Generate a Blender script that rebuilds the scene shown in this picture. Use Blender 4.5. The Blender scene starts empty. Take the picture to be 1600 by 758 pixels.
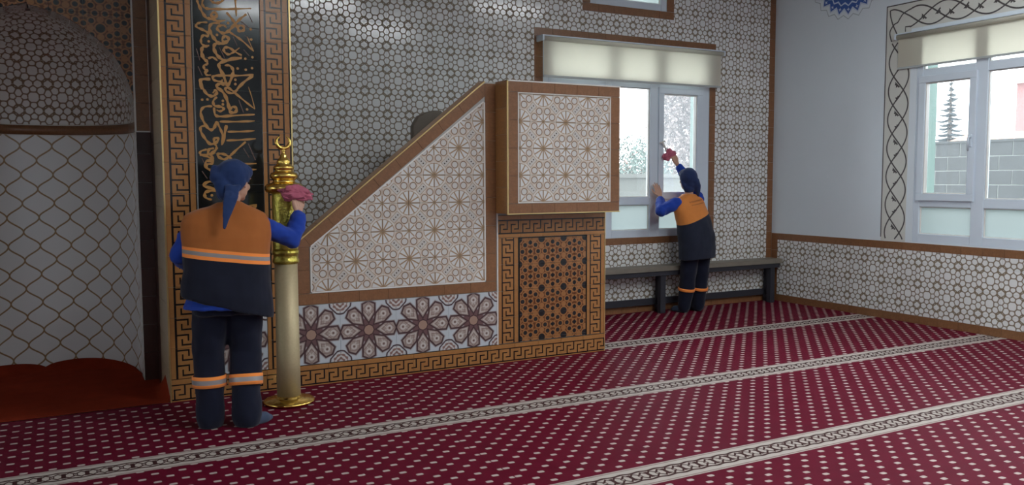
import bpy, bmesh, math, random
from mathutils import Vector, Matrix, noise

random.seed(7)
C = bpy.context.scene.collection
SC = bpy.context.scene

# ------------------------------------------------------------------ camera
cam_d = bpy.data.cameras.new('camera')
cam = bpy.data.objects.new('camera', cam_d)
C.objects.link(cam)
SC.camera = cam
cam_d.sensor_fit = 'HORIZONTAL'
cam_d.sensor_width = 36.0
cam_d.lens = 1314.17 / 1600.0 * 36.0
cam_d.clip_start = 0.05
cam_d.clip_end = 300
YAW, PIT, ROL = math.radians(28.38165), math.radians(4.27822), math.radians(-0.19378)
fwd = Vector((math.sin(YAW) * math.cos(PIT), math.cos(YAW) * math.cos(PIT), -math.sin(PIT)))
rgt = Vector((math.cos(YAW), -math.sin(YAW), 0))
upv = rgt.cross(fwd)
r2 = rgt * math.cos(ROL) + upv * math.sin(ROL)
u2 = -rgt * math.sin(ROL) + upv * math.cos(ROL)
CAM = Vector((0, 0, 1.5))
cam.matrix_world = Matrix(((r2.x, u2.x, -fwd.x, CAM.x), (r2.y, u2.y, -fwd.y, CAM.y), (r2.z, u2.z, -fwd.z, CAM.z), (0, 0, 0, 1)))

def pixel(p):
    v = Vector(p) - CAM
    d = v.dot(fwd)
    if d <= 0.01: return (-1e6, -1e6)
    return (800 + 1314.17 * v.dot(r2) / d, 379 - 1314.17 * v.dot(u2) / d)

# ------------------------------------------------------------------ sky (overcast), exposure
world = bpy.data.worlds.new('overcast_sky')
SC.world = world
world.use_nodes = True
bg = world.node_tree.nodes['Background']
bg.inputs['Color'].default_value = (0.92, 0.965, 1.0, 1)
bg.inputs['Strength'].default_value = 2.0
SC.view_settings.view_transform = 'Standard'
SC.view_settings.look = 'None'
SC.view_settings.exposure = 1.9
SC.view_settings.gamma = 1.0
SC.view_settings.use_curve_mapping = False
SC.cycles.max_bounces = 10
SC.cycles.diffuse_bounces = 6
SC.cycles.glossy_bounces = 4
SC.cycles.transparent_max_bounces = 12
SC.cycles.caustics_reflective = False
SC.cycles.caustics_refractive = False

# daylight portals: one in each window opening (they only guide the sky light in)
def portal(name, loc, rot, sx, sy):
    l = bpy.data.lights.new(name, 'AREA')
    l.shape = 'RECTANGLE'; l.size = sx; l.size_y = sy
    l.cycles.is_portal = True
    o = bpy.data.objects.new(name, l); C.objects.link(o)
    o.location = loc; o.rotation_euler = rot
    return o

# ------------------------------------------------------------------ object helpers
def link(o):
    C.objects.link(o); return o

def tag(o, label=None, cat=None, group=None, kind=None):
    if label: o['label'] = label
    if cat: o['category'] = cat
    if group: o['group'] = group
    if kind: o['kind'] = kind
    return o

def empty(name, loc=(0, 0, 0), label=None, cat=None, group=None, kind=None):
    o = bpy.data.objects.new(name, None); link(o)
    o.location = loc; o.empty_display_size = 0.1
    return tag(o, label, cat, group, kind)

def base_of(par):
    """world translation of a parent chain (parents only carry locations)"""
    t = Vector((0, 0, 0))
    while par is not None:
        t += par.matrix_basis.translation
        par = par.parent
    return t

def put(name, me, parent=None, M=None):
    """link a mesh object; M is its world matrix"""
    o = bpy.data.objects.new(name, me); link(o)
    M = M.copy() if M is not None else Matrix.Identity(4)
    if parent is not None:
        o.parent = parent
        M = Matrix.Translation(-base_of(parent)) @ M
    o.matrix_basis = M
    return o

class MB:
    """collects faces with uv and material slots"""
    def __init__(self): self.v = []; self.f = []; self.uv = []; self.m = []; self.s = []
    def add(self, pts, uvs=None, m=0, smooth=False):
        b = len(self.v)
        self.v += [tuple(p) for p in pts]
        self.f.append(tuple(range(b, b + len(pts))))
        self.uv += uvs if uvs else [(0, 0)] * len(pts)
        self.m.append(m); self.s.append(smooth)
    def box(self, a, b, m=0, rot=None, org=None):
        (x0, y0, z0), (x1, y1, z1) = a, b
        P = [Vector(p) for p in ((x0,y0,z0),(x1,y0,z0),(x1,y1,z0),(x0,y1,z0),(x0,y0,z1),(x1,y0,z1),(x1,y1,z1),(x0,y1,z1))]
        Q = [p.copy() for p in P]
        if rot is not None: P = [rot @ p for p in P]
        for q, ax in (((3,2,1,0),2), ((4,5,6,7),2), ((0,1,5,4),1), ((2,3,7,6),1), ((1,2,6,5),0), ((3,0,4,7),0)):
            uv = [((Q[i].y, Q[i].z) if ax == 0 else (Q[i].x, Q[i].z) if ax == 1 else (Q[i].x, Q[i].y)) for i in q]
            self.add([P[i] for i in q], uv, m)
    def prism(self, poly, F, n0, n1, m=0, cham=0.0, uvo=(0, 0)):
        """polygon (u,v) extruded along the frame's normal from n0 to n1"""
        k = len(poly)
        top = inset(poly, cham) if cham else poly
        nb = n1 - cham
        self.add([F(u, v, n1) for u, v in top], [(u - uvo[0], v - uvo[1]) for u, v in top], m)
        for i in range(k):
            j = (i + 1) % k
            a, b = poly[i], poly[j]
            uv = [(a[0]-uvo[0], a[1]-uvo[1]), (b[0]-uvo[0], b[1]-uvo[1])]
            self.add([F(*a, n0), F(*b, n0), F(*b, nb), F(*a, nb)], [uv[0], uv[1], uv[1], uv[0]], m)
            if cham:
                c, d = top[j], top[i]
                self.add([F(*a, nb), F(*b, nb), F(*c, n1), F(*d, n1)], [uv[0], uv[1], (c[0]-uvo[0], c[1]-uvo[1]), (d[0]-uvo[0], d[1]-uvo[1])], m)
        self.add([F(u, v, n0) for u, v in reversed(poly)], [(u - uvo[0], v - uvo[1]) for u, v in reversed(poly)], m)
    def tube(self, pts, rads, n=12, m=0, caps=True, sq=None):
        """swept tube through points, radius per point"""
        pts = [Vector(p) for p in pts]
        if not hasattr(rads, '__len__'): rads = [rads] * len(pts)
        rings = []
        t0 = (pts[1] - pts[0]).normalized()
        a = t0.orthogonal().normalized()
        for i, p in enumerate(pts):
            t = (pts[min(i+1, len(pts)-1)] - pts[max(i-1, 0)]).normalized()
            a = (a - t * a.dot(t)).normalized()
            b = t.cross(a)
            rings.append([p + (a * math.cos(2*math.pi*k/n) + b * math.sin(2*math.pi*k/n)) * rads[i] for k in range(n)])
        self.loft(rings, m, caps)
    def loft(self, rings, m=0, caps=True, uvscale=1.0, smooth=True):
        n = len(rings[0])
        for i in range(len(rings) - 1):
            for k in range(n):
                l = (k + 1) % n
                self.add([rings[i][k], rings[i][l], rings[i+1][l], rings[i+1][k]], [(k/n, i), ((k+1)/n, i), ((k+1)/n, i+1), (k/n, i+1)], m, smooth)
        if caps:
            self.add(list(reversed(rings[0])), None, m); self.add(rings[-1], None, m)
    def lathe(self, prof, c=(0, 0), n=32, m=0):
        """profile of (radius, z) turned about a vertical axis"""
        rings = [[(c[0] + max(r, 1e-4) * math.cos(2*math.pi*k/n), c[1] + max(r, 1e-4) * math.sin(2*math.pi*k/n), z) for k in range(n)] for r, z in prof]
        self.loft(rings, m, True)
    def mesh(self, name, mats, weld=True):
        me = bpy.data.meshes.new(name)
        me.from_pydata(self.v, [], self.f)
        uvl = me.uv_layers.new(name='UVMap')
        flat = [c for t in self.uv for c in t]
        uvl.data.foreach_set('uv', flat)
        for mt in (mats if isinstance(mats, (list, tuple)) else [mats]): me.materials.append(mt)
        me.polygons.foreach_set('material_index', self.m)
        me.polygons.foreach_set('use_smooth', self.s)
        if weld and any(self.s):
            bm = bmesh.new(); bm.from_mesh(me)
            bmesh.ops.remove_doubles(bm, verts=bm.verts, dist=1e-5)
            bm.to_mesh(me); bm.free()
        me.update()
        return me
    def build(self, name, mats, parent=None, M=None):
        """vertices are world coordinates"""
        return put(name, self.mesh(name, mats), parent, M)

def inset(poly, d):
    k = len(poly); out = []
    area = sum(poly[i][0]*poly[(i+1)%k][1] - poly[(i+1)%k][0]*poly[i][1] for i in range(k))
    sg = 1 if area > 0 else -1
    for i in range(k):
        a, b, c = poly[i-1], poly[i], poly[(i+1) % k]
        e1 = Vector((b[0]-a[0], b[1]-a[1])); e2 = Vector((c[0]-b[0], c[1]-b[1]))
        if e1.length < 1e-9 or e2.length < 1e-9: out.append(b); continue
        e1.normalize(); e2.normalize()
        n1 = Vector((-e1.y, e1.x)) * sg; n2 = Vector((-e2.y, e2.x)) * sg
        bis = n1 + n2
        den = max(0.3, 1 + n1.dot(n2))
        out.append((b[0] + bis.x * d / den, b[1] + bis.y * d / den))
    return out

class Frame:
    def __init__(self, O, U, V):
        self.O = Vector(O); self.U = Vector(U); self.V = Vector(V); self.N = self.U.cross(self.V)
    def __call__(self, u, v, n=0.0): return self.O + self.U * u + self.V * v + self.N * n
    def matrix(self, u, v, n=0.0, du=0.0, dv=0.0):
        R = Matrix((self.U, self.V, self.N)).transposed().to_4x4()
        return Matrix.Translation(self(u, v, n)) @ R @ Matrix.Rotation(du, 4, 'X') @ Matrix.Rotation(dv, 4, 'Y')
LOCAL = Frame((0, 0, 0), (1, 0, 0), (0, 1, 0))

def clip(poly, region):
    """convex region, counter-clockwise"""
    out = list(poly)
    k = len(region)
    for i in range(k):
        a, b = region[i], region[(i+1) % k]
        ins = lambda p: (b[0]-a[0])*(p[1]-a[1]) - (b[1]-a[1])*(p[0]-a[0])
        src, out = out, []
        for j in range(len(src)):
            p, q = src[j], src[(j+1) % len(src)]
            dp, dq = ins(p), ins(q)
            if dp >= -1e-9: out.append(p)
            if (dp > 1e-9 and dq < -1e-9) or (dp < -1e-9 and dq > 1e-9):
                t = dp / (dp - dq)
                out.append((p[0] + (q[0]-p[0])*t, p[1] + (q[1]-p[1])*t))
        if len(out) < 3: return []
    return out

def area2(poly):
    return abs(sum(poly[i][0]*poly[(i+1)%len(poly)][1] - poly[(i+1)%len(poly)][0]*poly[i][1] for i in range(len(poly)))) / 2

def rect(u0, v0, u1, v1): return [(u0, v0), (u1, v0), (u1, v1), (u0, v1)]

_shared = {}
def tiles(parent, F, regions, u0, v0, pu, pv, mat, name='tile', joint=0.0018, th=0.007, n0=0.0, per=(1, 1), jit=0.0, seen=None, uvo=(0.0, 0.0), key=''):
    """lay a grid of single tiles (cell centres u0+i*pu, v0+j*pv) clipped to convex regions.
    uv = tile-local metres + parity offset, so the print runs on over the joints."""
    rest = MB(); made = []
    for reg in regions:
        us = [p[0] for p in reg]; vs = [p[1] for p in reg]
        for i in range(math.floor((min(us)-u0)/pu - .5), math.ceil((max(us)-u0)/pu + .5) + 1):
            for j in range(math.floor((min(vs)-v0)/pv - .5), math.ceil((max(vs)-v0)/pv + .5) + 1):
                cu, cv = u0 + i*pu, v0 + j*pv
                h = joint / 2
                full = rect(cu-pu/2+h, cv-pv/2+h, cu+pu/2-h, cv+pv/2-h)
                poly = clip(full, reg)
                if len(poly) < 3 or area2(poly) < 6e-5: continue
                off = ((i % per[0]) * pu + uvo[0], (j % per[1]) * pv + uvo[1])
                loc = [(p[0]-cu, p[1]-cv) for p in poly]
                whole = abs(area2(poly) - area2(full)) < 1e-7
                ok = seen is None or seen(F(cu, cv, 0))
                if not ok:
                    b = MB(); rest.prism(poly, F, n0, n0 + th, 0, 0.0008, (cu - off[0], cv - off[1])); continue
                kk = (key, round(pu, 5), round(pv, 5), off, mat.name, th) if whole else None
                me = _shared.get(kk) if kk else None
                if me is None:
                    b = MB(); b.prism(loc, LOCAL, 0, th, 0, 0.0008, (-off[0], -off[1]))
                    me = b.mesh(name, mat)
                    if kk: _shared[kk] = me
                o = put(name, me, parent, F.matrix(cu, cv, n0, random.uniform(-jit, jit), random.uniform(-jit, jit)))
                made.append(o)
    if rest.f:
        o = rest.build(name, mat, parent); o['kind'] = 'stuff'
    return made

def strip(parent, F, a, b, w, mat, step=0.2175, name='tile', side=1, n0=0.0, th=0.007, joint=0.0018, u_off=0.0, jit=0.0):
    """a course of tiles along a->b (frame coords), lying on the left of a->b when side=1.
    uv.x runs along the course in metres, uv.y across it in metres"""
    a = Vector(a); b = Vector(b); L = (b - a).length
    d = (b - a) / L; nrm = Vector((-d.y, d.x)) * side
    n = max(1, round(L / step)); s = L / n
    for i in range(n):
        loc = rect(i*s + joint/2, 0, (i+1)*s - joint/2, w)
        pts = [(a + d*p[0] + nrm*p[1]) for p in loc]
        cu, cv = (sum(p.x for p in pts)/4, sum(p.y for p in pts)/4)
        key = ('strip', round(s, 5), round(w, 5), mat.name, th)
        U = F.U*d.x + F.V*d.y
        V = F.U*nrm.x + F.V*nrm.y
        G = Frame(F(a.x, a.y, 0), U, V if side == 1 else V)
        if side != 1: G.N = -G.N
        me = _shared.get(key + (i % 2 if abs(s - step) < 1e-6 else i, side, round(u_off, 4)))
        if me is None:
            bb = MB()
            q = [(p[0]-(i+.5)*s, p[1]-w/2) for p in loc]
            if side != 1: q = q[::-1]
            bb.prism(q, LOCAL if side == 1 else MIR, 0, th, 0, 0.0008, (-(i+.5)*s - u_off, -w/2))
            me = bb.mesh(name, mat)
            _shared[key + (i % 2 if abs(s - step) < 1e-6 else i, side, round(u_off, 4))] = me
        R = Matrix((G.U, G.V, G.U.cross(G.V))).transposed().to_4x4()
        put(name, me, parent, Matrix.Translation(G.O + G.U*((i+.5)*s) + G.V*(w/2) + F.N*n0) @ R)
class _Mir:
    def __call__(self, u, v, n=0.0): return Vector((u, v, -n))
MIR = _Mir()

# ------------------------------------------------------------------ material helpers (node maths)
class S:
    def __init__(self, nt, s): self.nt = nt; self.s = s
    def _m(self, op, *a): return mth(self.nt, op, self, *a)
    def __add__(self, o): return self._m('ADD', o)
    def __radd__(self, o): return self._m('ADD', o)
    def __sub__(self, o): return self._m('SUBTRACT', o)
    def __rsub__(self, o): return mth(self.nt, 'SUBTRACT', o, self)
    def __mul__(self, o): return self._m('MULTIPLY', o)
    def __rmul__(self, o): return self._m('MULTIPLY', o)
    def __truediv__(self, o): return self._m('DIVIDE', o)
    def abs(self): return self._m('ABSOLUTE')
    def fract(self): return self._m('FRACT')
    def min(self, o): return self._m('MINIMUM', o)
    def max(self, o): return self._m('MAXIMUM', o)
    def lt(self, o): return self._m('LESS_THAN', o)
    def gt(self, o): return self._m('GREATER_THAN', o)
    def cos(self): return self._m('COSINE')
    def sin(self): return self._m('SINE')
    def sqrt(self): return self._m('SQRT')
    def inv(self): return 1.0 - self
    def band(self, lo, hi):
        """smooth 0..1 ramp"""
        n = self.nt.nodes.new('ShaderNodeMapRange'); n.clamp = True
        self.nt.links.new(self.s, n.inputs['Value'])
        n.inputs['From Min'].default_value = lo; n.inputs['From Max'].default_value = hi
        return S(self.nt, n.outputs['Result'])

def mth(nt, op, *a):
    n = nt.nodes.new('ShaderNodeMath'); n.operation = op
    for i, x in enumerate(a):
        if isinstance(x, S): nt.links.new(x.s, n.inputs[i])
        else: n.inputs[i].default_value = x
    return S(nt, n.outputs[0])

def hyp(x, y, cx, cy, sx=1.0, sy=1.0):
    dx = (x - cx) * (1/sx) if sx != 1 else x - cx
    dy = (y - cy) * (1/sy) if sy != 1 else y - cy
    return (dx*dx + dy*dy).sqrt()

def fold(u): return ((u + 0.5).fract() - 0.5).abs()

class Mat:
    def __init__(self, name, rough=0.5, spec=0.5, metallic=0.0):
        self.m = bpy.data.materials.new(name); self.m.use_nodes = True
        self.nt = self.m.node_tree
        self.p = self.nt.nodes['Principled BSDF']
        self.p.inputs['Roughness'].default_value = rough
        self.p.inputs['Specular IOR Level'].default_value = spec
        self.p.inputs['Metallic'].default_value = metallic
    def uv(self, su=1.0, sv=1.0):
        t = self.nt.nodes.new('ShaderNodeTexCoord')
        x = self.nt.nodes.new('ShaderNodeSeparateXYZ')
        self.nt.links.new(t.outputs['UV'], x.inputs[0])
        return S(self.nt, x.outputs[0]) * (1/su), S(self.nt, x.outputs[1]) * (1/sv)
    def obj(self):
        t = self.nt.nodes.new('ShaderNodeTexCoord')
        x = self.nt.nodes.new('ShaderNodeSeparateXYZ')
        self.nt.links.new(t.outputs['Object'], x.inputs[0])
        return [S(self.nt, x.outputs[i]) for i in range(3)]
    def col(self, c):
        n = self.nt.nodes.new('ShaderNodeRGB'); n.outputs[0].default_value = (*c, 1); return n.outputs[0]
    def mix(self, fac, a, b):
        n = self.nt.nodes.new('ShaderNodeMix'); n.data_type = 'RGBA'
        if isinstance(fac, S): self.nt.links.new(fac.s, n.inputs[0])
        else: n.inputs[0].default_value = fac
        for k, c in ((6, a), (7, b)):
            if isinstance(c, tuple): n.inputs[k].default_value = (*c, 1)
            else: self.nt.links.new(c, n.inputs[k])
        return n.outputs[2]
    def noise(self, scale, detail=3.0, coord='Object', rough=0.55, stretch=None):
        t = self.nt.nodes.new('ShaderNodeTexCoord')
        n = self.nt.nodes.new('ShaderNodeTexNoise')
        n.inputs['Scale'].default_value = scale; n.inputs['Detail'].default_value = detail
        n.inputs['Roughness'].default_value = rough
        if stretch:
            mp = self.nt.nodes.new('ShaderNodeMapping'); mp.inputs['Scale'].default_value = stretch
            self.nt.links.new(t.outputs[coord], mp.inputs[0]); self.nt.links.new(mp.outputs[0], n.inputs['Vector'])
        else: self.nt.links.new(t.outputs[coord], n.inputs['Vector'])
        return S(self.nt, n.outputs['Fac'])
    def rnd(self):
        return S(self.nt, self.nt.nodes.new('ShaderNodeObjectInfo').outputs['Random'])
    def scale(self, c, f):
        """colour times a factor"""
        n = self.nt.nodes.new('ShaderNodeMix'); n.data_type = 'RGBA'; n.blend_type = 'MULTIPLY'
        n.inputs[0].default_value = 1.0
        if isinstance(c, tuple): n.inputs[6].default_value = (*c, 1)
        else: self.nt.links.new(c, n.inputs[6])
        cb = self.nt.nodes.new('ShaderNodeCombineColor')
        for i in range(3): self.nt.links.new(f.s, cb.inputs[i])
        self.nt.links.new(cb.outputs[0], n.inputs[7])
        return n.outputs[2]
    def base(self, c):
        if isinstance(c, tuple): self.p.inputs['Base Color'].default_value = (*c, 1)
        else: self.nt.links.new(c, self.p.inputs['Base Color'])
        return self
    def rough(self, s):
        self.nt.links.new(s.s, self.p.inputs['Roughness']); return self
    def bump(self, h, strength=0.2, dist=0.01):
        n = self.nt.nodes.new('ShaderNodeBump'); n.inputs['Strength'].default_value = strength
        n.inputs['Distance'].default_value = dist
        self.nt.links.new(h.s, n.inputs['Height']); self.nt.links.new(n.outputs[0], self.p.inputs['Normal'])
        return self
    def sheen(self, w, r=0.5):
        self.p.inputs['Sheen Weight'].default_value = w; self.p.inputs['Sheen Roughness'].default_value = r; return self

def plain(name, c, rough=0.5, spec=0.5, metallic=0.0, var=0.10, scale=8.0, bump=0.0, bscale=None, bdist=0.003):
    """one colour with a little procedural unevenness"""
    k = Mat(name, rough, spec, metallic)
    n = k.noise(scale, 4.0)
    k.base(k.mix(n, tuple(x*(1-var) for x in c), tuple(min(1, x*(1+var)) for x in c)))
    if bump: k.bump(k.noise(bscale or scale*4, 3.0), bump, bdist)
    return k

GIRIH = [(0, 0, .165), (.27, .24, .105), (.5, .14, .105), (.5, -.14, .105), (.155, .5, .105), (-.155, .5, .105), (.5, .5, .115), (0, .295, .080), (.30, 0, .080), (.40, .37, .005)]
def girih(u, v, sites=GIRIH):
    x, y = fold(u), fold(v)
    m1 = m2 = None
    for cx, cy, r in sites:
        d = hyp(x, y, cx, cy) - r
        if m1 is None: m1 = d
        elif m2 is None: m2 = m1.max(d); m1 = m1.min(d)
        else: m2 = m2.min(m1.max(d)); m1 = m1.min(d)
    return m1, m2 - m1, x, y

BROWN = (0.225, 0.105, 0.048)
DKLINE = (0.012, 0.010, 0.010)
KEYBR = (0.36, 0.165, 0.055)

def mat_girih(name, pu, pv, cell=(.78, .785, .775), line=(.22, .17, .115)):
    k = Mat(name, 0.15, 0.5)
    u, v = k.uv(pu, pv)
    m1, e, x, y = girih(u, v)
    f = e.band(.026, .066) * m1.band(.016, .034).inv()
    c = k.scale(k.mix(f, line, cell), k.rnd() * 0.08 + 0.94)
    k.base(c); k.rough(f * -0.38 + 0.5)
    return k.m

def mat_lattice(name, pu, pv):
    k = Mat(name, 0.2, 0.5)
    u, v = k.uv(pu, pv)
    m1, e, x, y = girih(u, v)
    st = hyp(x, y, 0, .295).min(hyp(x, y, .30, 0)).min(hyp(x, y, .40, .37))
    lat = k.mix(k.noise(60.0), (.27, .115, .042), (.38, .175, .066))
    hole = m1.band(-.026, -.012).inv() * st.gt(.09)
    lat = k.mix(m1.band(.022, .040), lat, (.12, .042, .015))
    c = k.mix(hole, lat, (.016, .018, .020))
    k.base(c); return k.m

def mat_star(name, s):
    """white tile: twelve-rayed wheels alternating with eight-rayed stars, hexagon rosettes and dotted bars"""
    k = Mat(name, 0.2, 0.5)
    u, v = k.uv(s, s)
    x = ((u * 0.5 + 0.5).fract() * 2.0 - 1.0).abs(); y = ((v * 0.5 + 0.5).fract() * 2.0 - 1.0).abs()
    t = (x + y - 1.0).max(0.0)
    x, y = x - t, y - t
    x, y = x.max(y), x.min(y)
    big = hyp(x, y, 0, 0)
    sx = 1.0 - x
    sml = hyp(sx, y, 0, 0)
    hexa = hyp(x, y, .615, .175)
    p = (x + y - 1.0) * 0.7071; q = (x - y) * 0.7071      # bar centred at (.5,.5), long axis towards the wheels
    bar = ((p.abs() - .195).max(q.abs() - .115))
    ray = y.min((x * .5 - y * .8660).abs()).min((x * .8660 - y * .5).abs())
    ray8 = y.min((sx - y).abs() * .7071)
    white = (.67, .665, .65); tan = (.36, .24, .14); dk = (.17, .105, .065)
    cb = k.mix(ray.band(.016, .032).min(big.band(.05, .085)), tan, white)
    cs = k.mix(ray8.band(.014, .028), tan, white)
    inb = big.lt(.43); ins = sml.lt(.275)
    gap = k.mix(hexa.band(.17, .21), (.60, .50, .41), (.66, .62, .57))
    c = k.mix(hexa.band(.105, .125), (.62, .60, .57), gap)
    c = k.mix(((hexa - .120).abs()).band(.008, .022), (.22, .13, .075), c)
    c = k.mix(bar.band(-.012, .004), (.57, .54, .50), c)
    c = k.mix(((bar - 0.0).abs()).band(.004, .013), tan, c)
    dots = hyp(p.abs(), q, .11, 0).min(hyp(p, q, 0, 0))
    c = k.mix(dots.band(.020, .030), (.05, .035, .03), c)
    c = k.mix(ins, c, cs); c = k.mix(inb, c, cb)
    c = k.mix((big - .43).abs().band(.006, .016), tan, c)
    c = k.scale(c, k.rnd() * 0.06 + 0.95)
    k.base(c); return k.m

def mat_flower(name, P):
    """white tile with eight-petalled rosette, printed in purplish brown"""
    k = Mat(name, 0.2, 0.5)
    u, v = k.uv(P, P)
    x, y = u, v
    r = hyp(x, y, 0, 0)
    a = mth(k.nt, 'ARCTAN2', y, x)
    am = (a * (4/math.pi) + 0.5).fract() - 0.5
    an = am * (math.pi/4)
    px = r * an.cos(); py = (r * an.sin()).abs()
    pet = (py - .108).max((px + py * .45 - .498) * .9).max((py - (px - .13) * .66) * .85)
    base = (.52, .56, .60); petc = (.36, .295, .265); dk = (.075, .042, .045); br = (.20, .125, .10)
    c = k.mix(pet.band(.012, .040), br, base)
    gapc = k.mix(r.band(.20, .23), k.mix((hyp(an.abs() * r, r, .0, .165) - .028).band(.0, .01), (.46, .36, .34), (.15, .085, .088)), c)
    c = k.mix(pet.band(-.004, .004), petc, gapc)
    inner = hyp(px, py, .375, 0)
    c = k.mix((inner - .040).abs().band(.008, .018), (.58, .53, .50), c)
    c = k.mix(inner.band(.012, .022), (.16, .10, .09), c)
    c = k.mix(((px - .27).abs()*.75 + py - .055).abs().band(.006, .016), (.52, .46, .42), c)
    c = k.mix(((px - .36).abs()*.9 + py - .105).abs().band(.004, .012), (.25, .17, .15), c)
    c = k.mix((pet - .004).abs().band(.008, .020), dk, c)
    # straps running on between the petals
    st = (py - .108).abs().max(px.gt(.40)).max(px.lt(.09))
    c = k.mix(st.band(.006, .014), dk, c)
    # quarter medallions at the tile's edge midpoints top and bottom corners
    cx = (x.abs() - .5).abs(); cy = (y.abs() - .5).abs()
    q = hyp(cx, cy, 0, 0); qq = q.max((cx + cy) * .78)
    c = k.mix((qq - .185).abs().band(.008, .020), dk, c)
    wavy = ((qq * 95.0).sin() + (cx * 55.0).cos() * (cy * 70.0).sin())
    medal = k.mix(wavy.band(-.2, .4), (.25, .15, .13), (.58, .56, .54))
    c = k.mix(qq.band(.15, .165), medal, c)
    # centre star
    c8 = (px.max(py * 1.0) + py * .35)
    c = k.mix(c8.band(.085, .10), (.36, .235, .18), c)
    c = k.mix((c8 - .095).abs().band(.006, .014), dk, c)
    k.base(c); return k.m

def mat_key(name, bands, k0, k1, P):
    """greek key border: uv.x along (m), uv.y across (m); bands=[(v0,v1)] brown bands, key zone k0..k1"""
    k = Mat(name, 0.2, 0.5)
    u, v = k.uv()
    x = (u * (1/P)).fract(); y = (v - k0) * (1/(k1 - k0))
    def box(a, b, c, d):
        return x.gt(a) * x.lt(b) * y.gt(c) * y.lt(d)
    dark = box(.16, .265, -.1, .745).max(box(.16, .60, .645, .745)).max(box(.80, .905, .255, 1.1)).max(box(.46, .905, .255, .355))
    br = y.gt(0.0) * y.lt(1.0) * dark.inv()
    for a, b in bands: br = br.max(v.gt(a) * v.lt(b))
    n = k.noise(45.0)
    c = k.mix(br, DKLINE, k.mix(n, tuple(q*.85 for q in KEYBR), tuple(q*1.15 for q in KEYBR)))
    k.base(c); return k.m

def mat_ogee(name, pu, pv):
    k = Mat(name, 0.22, 0.5)
    u, v = k.uv(pu, pv)
    X = fold(u) * 2.0
    cs = (v * (2*math.pi)).cos()
    d = (X - (cs * .5 + .5)).abs()
    sl = (v * (2*math.pi)).sin().abs() * math.pi
    d = d / (sl*sl*.25 + 1.0).sqrt()
    f = d.band(.035, .070)
    c = k.mix(f, (.34, .23, .12), (.80, .82, .83))
    k.base(c); return k.m

def mat_carpet(name):
    k = Mat(name, 0.95, 0.15)
    u, v = k.uv()
    a = fold(u / .1320); b = fold(v / .1328)
    a2 = (0.5 - a); b2 = (0.5 - b)
    def dot(p, q): return ((p * .1320 / .0185)._m('POWER', 4.0) + (q * .1328 / .0130)._m('POWER', 4.0))
    dots = dot(a, b).min(dot(a2, b2)).band(.6, 1.5)
    n = k.noise(900.0, 2.0, 'UV'); n2 = k.noise(7.0, 4.0, 'UV')
    red = k.mix(n, (.072, .0030, .012), (.162, .009, .030))
    red = k.scale(red, n2 * .5 + .75)
    c = k.mix(dots, (.48, .405, .375), red)
    # woven border stripes every 1.42 m
    y = ((v - 4.65) * (1/1.42)).fract() * 1.42
    w = y * (1/.24)
    x = (u * (1/.1075)).fract()
    s = (x * (2*math.pi)).sin()
    edge = (w - .06).abs().band(.012, .03).min((w - .94).abs().band(.012, .03))
    dark = ((w - .27 - s * .018).abs().band(.026, .045)).min((w - .73 + s * .018).abs().band(.026, .045))
    ang = (x - .5).abs()
    chain = ((w - .5).abs() - .17 + (ang * 2.2 - .55).abs() * .22).abs().band(.024, .045)
    bar = ((ang - .46).abs()).band(.05, .07).max((w - .5).abs().band(.15, .17))
    oval = (hyp(ang, w - .5, 0, 0, 1.0, .75) - .09).abs().band(.02, .035)
    lines = dark.min(chain).min(bar).min(oval)
    lt = k.mix(n, (.40, .355, .32), (.53, .475, .43))
    st = k.mix(lines, (.050, .018, .018), lt)
    st = k.mix(edge, (.26, .20, .18), st)
    c = k.mix(w.lt(1.0) * v.lt(6.5), c, st)
    k.base(c); k.p.inputs['Specular IOR Level'].default_value = .035; k.p.inputs['Roughness'].default_value = .5
    k.bump(n + dots * -.3, .35, .004)
    return k.m

# ---- the palette
def mat_browntile(name, c=BROWN):
    k = Mat(name, 0.28, 0.5)
    n = k.noise(160.0, 5.0, 'Object', .7, (1, .35, .35)); n2 = k.noise(35.0, 4.0)
    col = k.mix(n, tuple(x*.55 for x in c), tuple(x*1.45 for x in c))
    col = k.scale(col, n2 * .4 + .8)
    k.base(k.scale(col, k.rnd() * .12 + .94)); return k.m
M_BROWN = mat_browntile('brown_speckled_tile')
M_BROWN2 = mat_browntile('orange_brown_speckled_tile', (.36, .17, .06))
M_DKTILE = mat_browntile('dark_maroon_tile', (.045, .018, .014))
M_BEIGE = mat_browntile('beige_wood_tile', (.42, .33, .22))
M_WALLTILE = mat_girih('girih_tile_back', .2195, .2124)
M_DADO = mat_girih('girih_tile_side', .2185, .219)
M_DOME = mat_girih('girih_tile_dome', .205, .2124, (.76, .75, .73), (.22, .14, .085))
M_LAT = mat_lattice('lattice_tile', .216, .2075)
M_STAR = mat_star('star_wheel_tile', .2125)
M_FLOWER = mat_flower('rosette_tile', .437)
M_OGEE = mat_ogee('ogee_tile', .222, .2255)
M_KEY_V = mat_key('greek_key_tile_border', [(.008, .042), (.17, .207)], .053, .156, .105)
M_KEY_H = mat_key('greek_key_tile_plinth', [(.0, .008), (.118, .152)], .018, .110, .1035)
M_KEY_P = mat_key('greek_key_tile_panel', [(.005, .040), (.157, .185)], .050, .146, .1035)
M_CARPET = mat_carpet('dotted_maroon_carpet')
M_RUG = plain('plain_russet_carpet', (.21, .026, .010), .95, .03, 0, .25, 9, .4, 700).m
M_GROUT = plain('grey_grout', (.42, .42, .40), .8).m
M_PLASTER = plain('white_wall_paint', (.68, .75, .80), .6, .3, 0, .03, 3, .05, 60).m
M_CEIL = plain('white_ceiling_paint', (.72, .72, .70), .8, .2, 0, .03).m
M_MINT = plain('mint_outside_render', (.13, .20, .17), .8, .2, 0, .06).m
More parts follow.
